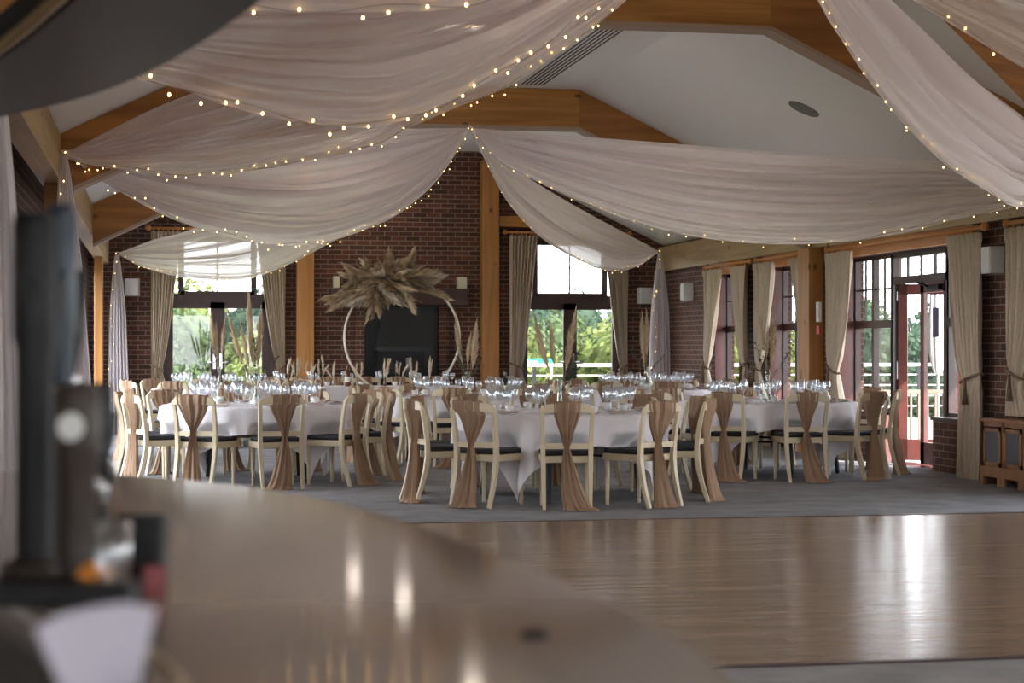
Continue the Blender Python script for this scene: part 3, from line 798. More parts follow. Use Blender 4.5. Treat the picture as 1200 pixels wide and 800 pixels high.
swag(GL3, CC, [(60,0),(150,6),(250,10),(330,13),(447,13),(546,6),(640,-25),(800,-90),(1000,-190)],
     [(200,-60),(600,-170),(900,-240)], 'nearest white voile swag at the top edge of the view', npl=7, seed=5, nb=26, slabel='warm string lights on the hem of the topmost swag', bulbr=.006)
swag(CA, GR0, [(575,200),(600,243),(640,284),(680,307),(712,317),(745,313)],
     [(600,196),(660,234),(720,266)], 'small white voile swag in front of the far terrace doors', npl=8, seed=6, nb=30, bulbr=.0035, slabel='warm string lights on the hem of the small far swag', billow=.2, mat=MATS['far_voile'])
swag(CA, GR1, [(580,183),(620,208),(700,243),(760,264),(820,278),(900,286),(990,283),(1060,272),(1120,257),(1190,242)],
     [(640,157),(720,163),(800,169),(900,177),(1000,183),(1090,188),(1190,203)], 'wide white voile swag across the right half of the hall', npl=12, seed=7, nb=32, bulbr=.0038, mat=M_drape_lit, slabel='warm string lights on the hem of the wide right swag')
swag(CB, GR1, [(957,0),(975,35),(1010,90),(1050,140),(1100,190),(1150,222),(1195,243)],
     [(960,-75),(1045,2),(1100,56),(1150,97),(1200,136)], 'bright white voile swag falling steeply toward the top right', npl=8, seed=8, nb=40, bulbr=.0042, mat=M_drape_lit, slabel='warm string lights on the edge of the steep bright swag')
swag(CB, GR3, [(960,-62),(1068,0),(1130,38),(1200,80),(1350,160),(1600,200),(1850,150)],
     [(1100,-75),(1300,-60),(1600,-30)], 'white voile swag in the top right corner of the view', npl=8, seed=9, nb=26, slabel='warm string lights on the hem of the corner swag', bulbr=.006, mat=sheer('corner_voile', (.88, .82, .79), .5, .9))
def tail(G, w0, w1, z0, label, npl=6, seed=0, lean=(0,0), string=None, axis=(1, .15)):
    rnd = random.Random(seed); ph = rnd.uniform(0, 6); G = Vector(G)
    ud = Vector((axis[0], axis[1], 0)).normalized(); nd = Vector((ud.y, -ud.x, 0))
    def f(u, v):
        z = G.z + (z0-G.z)*v; w = .06 + (w0-.06)*min(1, v*3)**.7 + (w1-w0)*v
        c = G + Vector((lean[0]*v, lean[1]*v, 0)); c.z = z
        off = (.05*sin(2*pi*npl*u+ph+sin(v*3)) + .02*sin(2*pi*npl*2.2*u+2*v))*min(1, .3+v*2.5)
        return c + ud*w*(u-.5) + nd*off
    m = MB(); m.grid(f, npl*10, 30); o = m.build('voile_tail', M_tail); tag(o, label, 'hanging drape')
    if string:
        pts = [Vector(f(.12+.1*sin(k*.4), k/40)) + nd*.09 for k in range(41)]; lights(pts, 13, string, .005, seed)
tail(GL0+Vector((0, 0, -.02)), .2, .36, .02, 'long white voile tail hanging by the far left brickwork', seed=11, lean=(.03, 0), string='warm string lights down the far left drape tail')
tail(GL1+Vector((0, 0, -.02)), .17, .27, .02, 'long white voile tail hanging from the left beam', seed=12, lean=(.15, 0), string='warm string lights down the middle left drape tail')
tail(GL3+Vector((0, 0, -.02)), .20, .26, .02, 'near white voile tail behind the beer taps', seed=13, lean=(.04, 0))
tail(GR0+Vector((0, 0, -.02)), .22, .42, .02, 'white voile tail hanging in the far right corner', seed=14, lean=(-.03, 0), string='warm string lights down the far corner drape tail')
tail(GR1+Vector((0, 0, -.02)), .3, .4, .02, 'white voile tail beyond the right picture edge', seed=15, axis=(.05, 1))

# ================================================================== CHAIR
def sash_mesh(var):
    rnd = random.Random(100+var)
    wt = [.118, .150, .165, .135][var]; tl = [.09, -.03, .02, -.07][var]; zk = [.50, .50, .52, .48][var]
    dx = [.0, -.03, -.02, .03][var]; ox = [0, -.045, -.01, .03][var]
    # ring list: z, cx, cy, a, b
    R = [(.872, ox, -.290, wt*.96, .010), (.869, ox, -.290, wt, .026), (.80, ox, -.289, wt*.97, .030), (.76, dx*.2, -.280, wt*.90, .030), (.70, dx*.4, -.258, wt*.74, .030), (.62, dx*.7, -.248, wt*.48, .028),
         (zk+.04, dx, -.246, .036, .024), (zk, dx, -.248, .022, .022), (zk-.05, dx, -.252, .034, .026), (.36, dx+tl*.1, -.262, .052, .030), (.22, dx+tl*.3, -.285, .078, .040), (.10, dx+tl*.6, -.305, .098, .05), (.03, dx+tl*.9, -.318, .115, .06), (.006, dx+tl*1.25, -.33, .15, .085), (.004, dx+tl*1.25, -.33, .01, .01)]
    n = 56; vs = []; fs = []; ph = rnd.uniform(0, 6)
    Rf = []
    for i in range(len(R)-1):
        st = 3 if i not in (0, len(R)-2) else 1
        for k in range(st):
            t = k/st; Rf.append(tuple(R[i][j]*(1-t)+R[i+1][j]*t for j in range(5)))
    Rf.append(R[-1])
    for z, cx, cy, a, b in Rf:
        for k in range(n):
            th = 2*pi*k/n; pl = 1 + (.20*sin(11*th+ph) + .16*sin(19*th+1.7*ph))*min(1, .02/b if b > .02 else 1)
            x = cx + a*cos(th)*(1+.02*sin(7*th)); y = cy + b*sin(th)*(1+.9*(pl-1)*3.6)
            vs.append((x, y, z + (0 if z < .02 else .004*sin(5*th+ph))))
    for i in range(len(Rf)-1):
        for k in range(n): fs.append((i*n+k, i*n+(k+1) % n, (i+1)*n+(k+1) % n, (i+1)*n+k))
    fs.append(tuple(range(n)))
    m = MB(); m.add(vs, fs, True); return m
def make_chair(var):
    rt = empty('dining_chair', (0,0,0), label='chair', cat='chair')
    m = MB(); 
    n = 24; pts = []
    m.prism([(-.195, -.19), (.195, -.19), (.215, .19), (.17, .215), (-.17, .215), (-.215, .19)], 'Z', .435, .475)
    fixn(m.build('seat', M_pad, rt, bevel=.015))
    m = MB(); m.prism([(-.20, -.20), (.20, -.20), (.222, .2), (.175, .222), (-.175, .222), (-.222, .2)], 'Z', .375, .432)
    fixn(m.build('seat_frame', M_cream, rt, bevel=.006))
    for s in (-1, 1):              # curved rear legs running up as back posts
        pts = [(s*.185, -.315, 0), (s*.188, -.268, .14), (s*.190, -.232, .28), (s*.192, -.215, .40), (s*.194, -.222, .52), (s*.198, -.243, .66), (s*.203, -.272, .79), (s*.204, -.278, .815)]
        m = MB(); m.tube(pts, .02, sq=[(.014, .017), (.017, .018), (.019, .02), (.02, .022), (.019, .02), (.018, .018), (.018, .014), (.018, .014)]); fixn(m.build('leg', M_cream, rt, bevel=.004))
        m = MB(); m.lathe([(.001, 0), (.014, 0), (.017, .03), (.013, .045), (.018, .06), (.016, .08), (.021, .28), (.024, .31), (.020, .325), (.026, .34), (.026, .38)], (s*.185, .175, 0), 10)
        m.build('leg', M_cream, rt)
    m = MB()                        # top rail, curved in plan, crowned
    nn = 14; vs = []; fs = []
    for i in range(nn+1):
        u = i/nn*2-1; x = u*.218; yb = -.278 - .015*(1-u*u)
        zt = .862 - .020*abs(u)**2 - .032*max(0, abs(u)-.86)/.14; zb = .775 + .012*(1-u*u)
        for (yy, zz) in ((-.011, zb), (.011, zb), (.011, zt), (-.011, zt)): vs.append((x, yb+yy, zz))
    for i in range(nn):
        for k in range(4): fs.append((i*4+k, i*4+(k+1) % 4, (i+1)*4+(k+1) % 4, (i+1)*4+k))
    fs += [(0,1,2,3), tuple(nn*4+k for k in (3,2,1,0))]
    m.add(vs, fs); fixn(m.build('backrest', M_cream, rt, bevel=.005))
    m = MB(); m.tube([(-.192, -.222, .512), (0, -.236, .512), (.192, -.222, .512)], .02, sq=(.011, .023)); fixn(m.build('back_rail', M_cream, rt))
    m = MB(); m.tube([(-.185, -.225, .19), (-.185, .17, .19)], .008, 6); m.tube([(.185, -.225, .19), (.185, .17, .19)], .008, 6)
    sash_mesh(var).build('sash', M_sash, rt)
    return rt
chairs = [Proto(make_chair(v)) for v in range(4)]

# ================================================================== TABLE, CLOTH, TABLEWARE
RT = .915
def make_table():
    rt = empty('round_table', (0,0,0), label='t', cat='table')
    m = MB(); m.lathe([(.001, .742), (RT-.004, .742), (RT, .735), (RT, .722), (RT-.01, .715), (.001, .715)], n=48); m.build('tabletop', M_dkwood, rt)
    for sx in (-1, 1):
        for sy in (-1, 1):
            m = MB(); m.tube([(sx*.42, sy*.50, .715), (sx*.46, sy*.56, 0)], .016, sq=(.016, .016)); m.build('leg', M_black, rt)
    m = MB(); m.box(-.44, -.40, -.5, .5, .68, .715); m.box(.40, .44, -.5, .5, .68, .715); m.tube([(-.42, -.5, .35), (-.42, .5, .35)], .01); m.tube([(.42, -.5, .35), (.42, .5, .35)], .01)
    m.build('underframe', M_black, rt)
    return rt
table_p = Proto(make_table())
def cloth(center, cor, chair_angles, seed, label):
    rnd = random.Random(seed); hs = 1.17; ph = [rnd.uniform(0, 6.28) for _ in range(6)]
    NA = 288; radii = [0, .3, .6, .8, .88, .905, .92]; nh = 16
    vs = []; fs = []
    for i in range(NA):
        th = 2*pi*i/NA
        a = (th-cor+pi/4) % (pi/2) - pi/4            # 0 at a side middle... corner at +-45
        a = ((th-cor) % (pi/2)); a = a-pi/4            # corner at 0/90 -> a=-+45, side middle a=0
        L = hs/cos(a); drop = L-.92
        cf = abs(a)/(pi/4)
        near = 0
        for ca in chair_angles:
            dd = abs((th-ca+pi) % (2*pi)-pi)
            near = max(near, 1-max(0, dd-.13)/.12)
        near = max(0, min(1, near))
        fold = sin(9*th+ph[0]+1.2*sin(2*th+ph[1])) + .6*sin(16*th+ph[2]+1.5*sin(3*th+ph[3])) + .35*sin(27*th+ph[4])
        for r in radii[1:]: vs.append((center.x+r*cos(th), center.y+r*sin(th), .7465 if r < .9 else .7465-(.0 if r < .91 else .006)))
        for k in range(1, nh+1):
            t = k/nh; dd = drop*t
            z = .74-dd
            rr = .928 + .012*t + fold*(.010+.030*min(1, dd/.45)) + .04*cf*t
            if near > 0:
                lowz = max(0, min(1, (.60-z)/.12)); tgt = min(rr, .80)
                rr = rr*(1-near*lowz) + tgt*near*lowz
            vs.append((center.x+rr*cos(th), center.y+rr*sin(th), max(.012, z)))
    m = len(radii)-1+nh
    for i in range(NA):
        j = (i+1) % NA
        for k in range(m-1): fs.append((i*m+k, j*m+k, j*m+k+1, i*m+k+1))
    c = len(vs); vs.append((center.x, center.y, .7465))
    for i in range(NA): fs.append((c, ((i+1) % NA)*m, i*m))
    mb = MB(); mb.add([(x-center.x, y-center.y, z) for x, y, z in vs], fs, True)
    o = fixn(mb.build('tablecloth', M_cloth, loc=(center.x, center.y, 0))); tag(o, label, 'tablecloth', 'white tablecloths'); return o
# glassware prototypes
def lathe_obj(name, prof, mat, n, cat):
    m = MB(); m.lathe(prof, n=n); o = m.build(name, mat); tag(o, 'x', cat); return o
wine = Proto(lathe_obj('wine_glass', [(.001,.002),(.034,.003),(.034,.005),(.006,.009),(.004,.02),(.004,.085),(.008,.092),(.026,.105),(.038,.130),(.039,.150),(.033,.190),(.031,.190),(.037,.150),(.036,.131),(.024,.108),(.001,.098)], M_glass, 14, 'wine glass'))
wine2 = Proto(lathe_obj('wine_glass', [(.001,.002),(.031,.003),(.031,.005),(.006,.009),(.004,.02),(.004,.075),(.007,.082),(.022,.093),(.031,.115),(.032,.135),(.028,.168),(.026,.168),(.030,.135),(.029,.116),(.020,.096),(.001,.087)], M_glass, 14, 'wine glass'))
flute = Proto(lathe_obj('champagne_flute', [(.001,.002),(.028,.003),(.028,.005),(.005,.009),(.004,.02),(.004,.07),(.008,.078),(.021,.10),(.025,.13),(.024,.205),(.0225,.205),(.0235,.13),(.019,.103),(.001,.085)], M_glass, 12, 'champagne flute'))
def make_cup():
    rt = empty('coffee_cup', (0,0,0), cat='coffee cup', label='x')
    m = MB(); m.lathe([(.001,.001),(.024,.001),(.026,.004),(.036,.03),(.041,.062),(.039,.062),(.033,.03),(.022,.008),(.001,.006)], n=16); m.build('bowl', M_china, rt)
    m = MB(); m.tube([(.036,0,.05),(.055,0,.05),(.062,0,.038),(.052,0,.022),(.034,0,.022)], .004, 6); m.build('handle', M_china, rt)
    return rt
cup = Proto(make_cup())
saucer = Proto(lathe_obj('saucer', [(.001,.001),(.04,.001),(.072,.012),(.073,.015),(.04,.005),(.001,.004)], M_china, 20, 'saucer'))
def make_napkin():
    m = MB()
    def f(u, v):
        x = (u-.5)*.20; y = (v-.5)*.11
        return (x, y, .006+.012*abs(sin(u*5.5+v*2))*(1-abs(2*v-1)**3)+.004*sin(9*u))
    m.grid(f, 14, 8)
    m.add([(-.1,-.055,.0),(.1,-.055,.0),(.1,.055,.0),(-.1,.055,.0)], [(0,1,2,3)])
    o = m.build('folded_napkin', M_napkin); tag(o, 'x', 'napkin'); return o
napk = Proto(make_napkin())
plate = Proto(lathe_obj('side_plate', [(.001,.001),(.06,.001),(.085,.010),(.086,.013),(.06,.005),(.001,.004)], M_china, 24, 'plate'))

# pampas plumes
def plume_mesh(h, w, n, seed, bend=.1):
    rnd = random.Random(seed); m = MB()
    ba = rnd.uniform(0, 6.28); bx, by = cos(ba)*bend, sin(ba)*bend
    def sp(t): return Vector((bx*t*t*h, by*t*t*h, t*h))
    m.tube([sp(k/6) for k in range(7)], [w*.10, w*.32, w*.42, w*.40, w*.30, w*.18, .002], 7)
    for i in range(n):
        t = rnd.uniform(.03, .97); c = sp(t); env = w*(sin(pi*min(1, t*1.05+.08))**.7)*.9+.004
        a = rnd.uniform(0, 6.28); d = Vector((cos(a), sin(a), 0)); ln = rnd.uniform(.05, .10)*(h/.5)**.5
        tip = c + d*env*rnd.uniform(.7, 1.15) + Vector((0, 0, ln*rnd.uniform(.8, 1.4)))
        s = Vector((-d.y, d.x, 0))*rnd.uniform(.003, .006); midp = c.lerp(tip, .5)+d*env*.25
        m.add([c-s, c+s, midp+s, tip, midp-s], [(0,1,2,4),(4,2,3)])
    return m
PM = [plume_mesh(.42, .05, 230, s, .12) for s in (1, 2, 3)]
PME = [p.build('plume', M_pampas).data for p in PM]
for o in [o for o in bpy.data.objects if o.name.startswith('plume')]: bpy.data.objects.remove(o)
PM2 = [plume_mesh(.30, .022, 90, s, .2) for s in (4, 5)]
tmp = [p.build('plume', M_pampas2) for p in PM2]; PME2 = [o.data for o in tmp]
for o in tmp: bpy.data.objects.remove(o)
def place_part(name, me, parent, base, direc, scale=(1,1,1), roll=0):
    o = bpy.data.objects.new(name, me); COL.objects.link(o); o.parent = parent
    z = Vector(direc).normalized(); q = z.to_track_quat('Z', 'Y')
    o.matrix_local = Matrix.Translation(base) @ q.to_matrix().to_4x4() @ Matrix.Rotation(roll, 4, 'Z') @ Matrix.Diagonal((*scale, 1))
    return o
def sprig(parent, base, tip, rnd, mat=M_leaf, nl=34, ls=.026):
    m = MB(); base = Vector(base); tip = Vector(tip); m.tube([base, base.lerp(tip, .5)+Vector((0, 0, .02)), tip], .0025, 4)
    for i in range(nl):
        t = .25+.75*i/nl; c = base.lerp(tip, t); a = rnd.uniform(0, 6.28)
        d = Vector((cos(a), sin(a), rnd.uniform(0, .8))).normalized(); s = d.cross(Vector((0, 0, 1))).normalized()*ls*.5
        m.add([c, c+d*ls+s, c+d*ls*1.9, c+d*ls-s], [(0,1,2,3)])
    return m.build('eucalyptus_sprig', mat, parent)
def centrepiece(c, vh, plumes, desc, seed, tall=True, right=Vector((CS, -SN, 0))):
    """c: table centre; plumes = [(lean sideways m, top height m, base height, width scale)] seen from the camera"""
    rnd = random.Random(seed)
    rt = empty('glass_vase', (c.x, c.y, .7485), label='clear glass vase on %s' % desc, cat='vase')
    m = MB()
    if tall: pr = [(.001,.0),(.06,.0),(.062,.01),(.045,.04),(.022,.10),(.018,vh*.6),(.024,vh*.9),(.032,vh),(.030,vh),(.022,vh*.9),(.016,vh*.6),(.019,.11),(.04,.045),(.001,.03)]
    else: pr = [(.001,.0),(.05,.0),(.085,.05),(.09,.09),(.06,.14),(.024,.18),(.022,vh*.8),(.034,vh),(.032,vh),(.020,vh*.8),(.022,.18),(.057,.138),(.086,.09),(.08,.05),(.001,.01)]
    m.lathe(pr, n=20); m.build('body', M_vase, rt)
    bt = empty('pampas_bouquet', (c.x, c.y, .80), label='dried pampas stems in the vase on %s' % desc, cat='dried flowers')
    for k, (lean, top, bz, ws) in enumerate(plumes):
        base = Vector((rnd.uniform(-.008, .008), rnd.uniform(-.008, .008), .02))
        tip = right*lean + Vector((rnd.uniform(-.05, .05), rnd.uniform(-.1, .1), top-.80))
        st = base.lerp(tip, (bz-.80)/(top-.80)); ln = (tip-st).length
        m = MB(); m.tube([base, st], .0035, 5); m.build('stem', M_stem, bt)
        o = place_part('plume', PME[k % 3], bt, st, tip-st, (ws, ws, ln/.42), rnd.uniform(0, 6)); 
    for k in range(3):
        a = rnd.uniform(-1, 1); sprig(bt, (0, 0, .1), right*(a*.28) + Vector((0, rnd.uniform(-.1, .1), vh+rnd.uniform(.1, .35))), rnd)
right = Vector((CS, -SN, 0)); toward = Vector((-SN, -CS, 0))
aC = atan2(toward.y, toward.x)
TABLES = [
 # px, depth, chair phase deg, cloth corner deg (from facing the camera, + = right), description, seed
 (300, 18.55, -18, -43, 'the left front round table', 1),
 (656, 16.40, 1, -27, 'the foremost round table', 2),
 (900, 19.55, 8.5, 43, 'the round table by the open door', 3),
 (548, 21.75, -6, 20, 'the middle round table before the fireplace', 4),
 (257, 25.7, -18, 10, 'the far round table by the left windows', 5),
 (757, 25.5, 8, 30, 'the far round table by the right-hand doors', 6),
]
PLACES = ['nearest place with its back to the dance floor', 'first place clockwise... ']
def placename(deg):
    d = (deg+180) % 360-180
    s = 'right' if d > 0 else 'left'
    a = abs(d)
    if a < 9: return 'squarely in front'
    if a < 27: return 'near side, just %s of middle' % s
    if a < 48: return 'near side, turned in from the %s' % s
    if a < 66: return 'near %s shoulder of the table' % s
    if a < 80: return '%s side, a little forward' % s
    if a < 100: return '%s side, seen edge on' % s
    if a < 120: return '%s side, a little back' % s
    if a < 138: return 'far %s shoulder of the table' % s
    if a < 156: return 'far side, toward the %s' % s
    if a < 171: return 'far side, just %s of middle' % s
    return 'far side, facing the dance floor'
rnd = random.Random(3)
for ti, (px, d, phz, cor, desc, seed) in enumerate(TABLES):
    c = W(px, d)
    angs = [aC + radians(phz+36*k) for k in range(10)]
    cornr = aC + radians(cor)
    table_p.put((c.x, c.y, 0), radians(20*ti), 'round banquet table under white cloth, %s' % desc, 'round banquet tables')
    cloth(c, cornr, angs, seed, 'white linen cloth draped over %s' % desc)
    for k, a in enumerate(angs):
        dg = phz+36*k
        r = 1.04 + rnd.uniform(-.01, .03); j = radians(rnd.uniform(-5, 5))
        pos = c + Vector((cos(a), sin(a), 0))*r
        v = rnd.choice([0, 1, 2, 3])
        if ti == 1 and k == 0: v = 0
        chairs[v].put((pos.x, pos.y, 0), a+pi/2+j, 'tan-sashed cream chair at %s, %s' % (['left front table', 'foremost table', 'table by the open door', 'middle table before fireplace', 'far table by left windows', 'far table by right-hand doors'][ti], placename(dg)), 'cream dining chairs with tan sashes')
        # place setting
        dirv = Vector((cos(a), sin(a), 0)); side = Vector((-sin(a), cos(a), 0)); z = .7475
        q = c + dirv*.78
        pl = plate.put((q.x, q.y, z), 0, 'white side plate on %s' % desc, 'side plates on %s' % desc)
        napk.put((q.x, q.y, z+.0135), a+pi/2+rnd.uniform(-.3, .3), 'folded blush napkin on a plate on %s' % desc, 'napkins on %s' % desc)
        for (pr, al, sd, nm) in ((wine, .60, .10, 'tall wine glass'), (wine2, .55, .19, 'smaller wine glass'), (flute, .50, .11, 'champagne flute')):
            q = c + dirv*(al+rnd.uniform(-.015, .015)) + side*(sd+rnd.uniform(-.01, .01))
            pr.put((q.x, q.y, z), 0, '%s standing on %s' % (nm, desc), '%ses on %s' % (nm, desc) if nm.endswith('glass') else 'champagne flutes on %s' % desc, scale=1.12)
        q = c + dirv*.60 - side*.11
        saucer.put((q.x, q.y, z), 0, 'white saucer on %s' % desc, 'saucers on %s' % desc)
        cup.put((q.x, q.y, z+.0055), rnd.uniform(0, 6), 'white coffee cup on its saucer on %s' % desc, 'coffee cups on %s' % desc)
cT = [W(t[0], t[1]) for t in TABLES]
centrepiece(cT[0], .30, [(-.30, 1.58, 1.12, .75), (-.10, 1.82, 1.10, .85), (-.17, 1.52, 1.08, .7), (.10, 1.66, 1.10, 1.0), (.02, 1.45, 1.1, .6)], TABLES[0][4], 21)
centrepiece(cT[1], .30, [(-.18, 1.54, 1.10, .9), (-.06, 1.50, 1.14, .7), (.14, 1.60, 1.10, .95)], TABLES[1][4], 22)
centrepiece(cT[2], .34, [(-.13, 1.66, 1.25, .8), (.10, 1.62, 1.12, 1.1), (.0, 1.5, 1.2, .6)], TABLES[2][4], 23)
centrepiece(cT[3], .28, [(-.12, 1.62, 1.10, .8), (.06, 1.60, 1.15, .75), (.16, 1.50, 1.05, 1.0), (-.03, 1.45, 1.1, .7)], TABLES[3][4], 24)
centrepiece(cT[5], .30, [(-.12, 1.72, 1.1, 1.0), (-.04, 1.78, 1.2, .9), (.08, 1.72, 1.2, .8), (-.06, 1.45, 1.0, .9)], TABLES[5][4], 25, tall=False)
centrepiece(cT[4], .30, [(-.10, 1.72, 1.1, .9), (-.02, 1.60, 1.1, .8), (.02, 1.66, 1.2, .8)], TABLES[4][4], 26)

# head table
hc = W(436, 27.6); hl, hw = 3.1, .8
rt = empty('rectangular_table', (hc.x-.25, hc.y, 0), label='long top table under white cloth in front of the fireplace', cat='table')
m = MB(); m.box(-hl/2, hl/2, -hw/2, hw/2, .71, .74); m.build('tabletop', M_dkwood, rt)
for sx in (-1, 1):
    for sy in (-1, 1):
        m = MB(); m.box(sx*(hl/2-.12)-.02, sx*(hl/2-.12)+.02, sy*(hw/2-.08)-.02, sy*(hw/2-.08)+.02, 0, .71); m.build('leg', M_black, rt)
m = MB()
def rc(s, off):                      # rounded rectangle path
    per = 2*(hl+hw); t = s*per; hl2, hw2 = hl/2+off, hw/2+off
    if t < hl: return Vector((-hl/2+t, -hw2, 0)), Vector((0, -1, 0))
    t -= hl
    if t < hw: return Vector((hl2, -hw/2+t, 0)), Vector((1, 0, 0))
    t -= hw
    if t < hl: return Vector((hl/2-t, hw2, 0)), Vector((0, 1, 0))
    t -= hl
    return Vector((-hl2, hw/2-t, 0)), Vector((-1, 0, 0))
def hcl(u, v):
    p, n = rc(min(.99999, u), .006)
    a = v*(.012+.02*sin(u*2*pi*26+sin(u*20)))
    q = p + n*(.004+max(0, a)); q.z = .744-.70*v; return q
m.grid(hcl, 300, 8); m.box(-hl/2-.006, hl/2+.006, -hw/2-.006, hw/2+.006, .742, .7465)
o = m.build('tablecloth', M_cloth, loc=rt.location); tag(o, 'floor-length white cloth on the top table by the fireplace', 'tablecloth', 'white tablecloths')
hx, hy = rt.location.x, rt.location.y
for k in range(6):
    x = hx-hl/2+.3+k*(hl-.6)/5
    chairs[k % 4].put((x, hy+.62, 0), pi+rnd.uniform(-.06, .06), 'cream chair with tan sash behind the top table, %s from the curtain end' % ['first', 'second', 'third', 'fourth', 'fifth', 'sixth'][k], 'cream dining chairs with tan sashes')
    for (pr, dy, dx, nm) in ((wine, .12, .1, 'tall wine glass'), (wine2, .06, .2, 'smaller wine glass'), (flute, .0, .12, 'champagne flute')):
        pr.put((x+dx, hy+dy, .7475), 0, '%s standing on the top table' % nm, '%s row on the top table' % nm)
    cup.put((x-.15, hy+.1, .7475), rnd.uniform(0, 6), 'white coffee cup on the top table', 'coffee cups on the top table')
def bottle(loc, mat, label, h=.3):
    rt = empty('wine_bottle', loc, label=label, cat='bottle')
    m = MB(); m.lathe([(.001,0),(.037,0),(.038,.01),(.038,h*.6),(.030,h*.7),(.014,h*.78),(.0135,h*.95),(.015,h),(.001,h)], n=16); m.build('body', mat, rt)
    m = MB(); m.lathe([(.0385,.06),(.0385,.14)], n=16); m.build('bottle_label', M_lampw, rt)
    return rt
M_dkg = simple('dark_bottle', (.015, .012, .012), .15)
bottle((W(592, 20.9).x, W(592, 20.9).y, .748), M_dkg, 'dark wine bottle on the middle round table before the fireplace')
bottle((W(406, 27.45).x, hy-.22, .748), M_botg, 'brown bottle on the top table near the hoop')
# small bud vases with dried sprigs along the top table
for k, pxx in enumerate((338, 347, 362, 377, 391, 420, 451, 470, 487, 505)):
    q = on_vert_plane(pxx, 440, (0, hy-.16), (10, hy-.16))
    where = ['at the curtain end', 'second from the curtain end', 'before the left post', 'left of the hoop', 'at the left foot of the hoop', 'inside the hoop, left', 'before the black hood', 'inside the hoop, right', 'at the right foot of the hoop', 'at the fireplace-post end'][k]
    vt = empty('bud_vase', (q.x, hy-.16+.02*(k % 3), .7475), label='small bud vase on the top table, %s' % where, cat='bud vase', group='bud vases on the top table')
    m = MB(); m.lathe([(.001,0),(.025,0),(.028,.03),(.012,.08),(.011,.12),(.014,.125)], n=12); m.build('body', M_vase if k % 3 else M_botg, vt)
    bt = empty('dried_sprigs', (q.x, hy-.16+.02*(k % 3), .80), label='dried stems in a bud vase on top table, %s' % where, cat='dried flowers')
    for j in range(3):
        dirv = Vector((rnd.uniform(-.45, .45), rnd.uniform(-.2, .2), 1)); hh = rnd.uniform(.12, .28)
        m = MB(); m.tube([(0,0,0), dirv*hh*.5], .002, 4); m.build('stem', M_stem, bt)
        place_part('plume', PME2[j % 2], bt, dirv*hh*.5, dirv, (1, 1, rnd.uniform(.5, .8)))
    if k in (1, 6): sprig(bt, (0,0,0), (.06, 0, .36), rnd, M_leaf if k == 1 else M_pampas2, 30, .014)

# hoop with pampas spray
M_ph = [simple('hoop_pampas_%d' % i, c, .95, vary=.3, scale=10) for i, c in enumerate(((.54, .43, .31), (.40, .29, .19), (.66, .57, .47), (.44, .34, .23)))]
PMH = []
for i in range(4):
    o = plume_mesh(.42, .062, 420, 60+i, .32).build('plume', M_ph[i]); PMH.append(o.data); bpy.data.objects.remove(o)
hd = 28.4; hcn = P(471, 395, hd); R0 = 67.5*hd/F
rt = empty('pampas_hoop', (hcn.x, hcn.y, 0), YAW*-1, label='large cream ring stand topped with a spray of dried pampas', cat='flower hoop')
hz = hcn.z
m = MB(); m.tube([(R0*cos(a*2*pi/72), 0, hz+R0*sin(a*2*pi/72)) for a in range(73)], .018, 8, cap=False); m.build('ring', M_ring, rt)
m = MB(); m.tube([(-.25, 0, hz-R0*.96), (-.25, 0, .04)], .014, 8); m.tube([(.25, 0, hz-R0*.96), (.25, 0, .04)], .014, 8); m.box(-.4, .4, -.2, .2, 0, .04); m.build('base', M_ring, rt)
def hp(px, py): return Vector(((px-471)*hd/F, 0, H-(py-HY)*hd/F))
cc = hp(452, 332)
tips = [(355,345),(390,360),(396,352),(402,343),(388,352),(400,362),(413,365),(425,368),(440,360),(455,362),(466,358),(395,335),(402,325),(405,318),(420,313),(437,305),(448,299),(460,293),(466,296),(475,300),(490,302),(503,306),(513,311),(497,318),(505,325),(500,333),(515,334),(528,338),(490,340),(480,345),(470,350),(428,350),(415,335),(432,320),(412,350),(430,358),(445,348),(485,312),(478,325),(495,310),(408,330),(420,325)]
tips = tips + [(rnd.uniform(405, 500), rnd.uniform(308, 352)) for _ in range(34)]
for k, (px, py) in enumerate(tips):
    if px < 385: px = 389
    t = hp(px, py); dv = t-cc; st = cc + dv*rnd.uniform(.1, .45) + Vector((rnd.uniform(-.16, .16), rnd.uniform(-.15, .05), rnd.uniform(-.12, .12))); dv = t-st + Vector((0, rnd.uniform(-.35, .05), -.03))
    w = rnd.uniform(1.1, 2.0)
    o = place_part('plume', PMH[k % 4], rt, st, dv, (w, w, max(.25, dv.length/.42)), rnd.uniform(0, 6))
m = MB()
for k in range(60):
    a = rnd.uniform(0, 6.28); b = rnd.uniform(-1, 1); d_ = Vector((cos(a), -abs(b)*.6, sin(a)*.7)).normalized()
    c0 = cc + Vector((rnd.uniform(-.2, .25), -.05, rnd.uniform(-.1, .1))); s = d_.cross(Vector((0, 1, .1))).normalized()*.018; ln = rnd.uniform(.1, .22)
    m.add([c0, c0+d_*ln*.5+s, c0+d_*ln, c0+d_*ln*.5-s], [(0,1,2,3)])
m.build('dried_leaves', simple('rust_leaf', (.42, .24, .10), .8, vary=.3), rt)

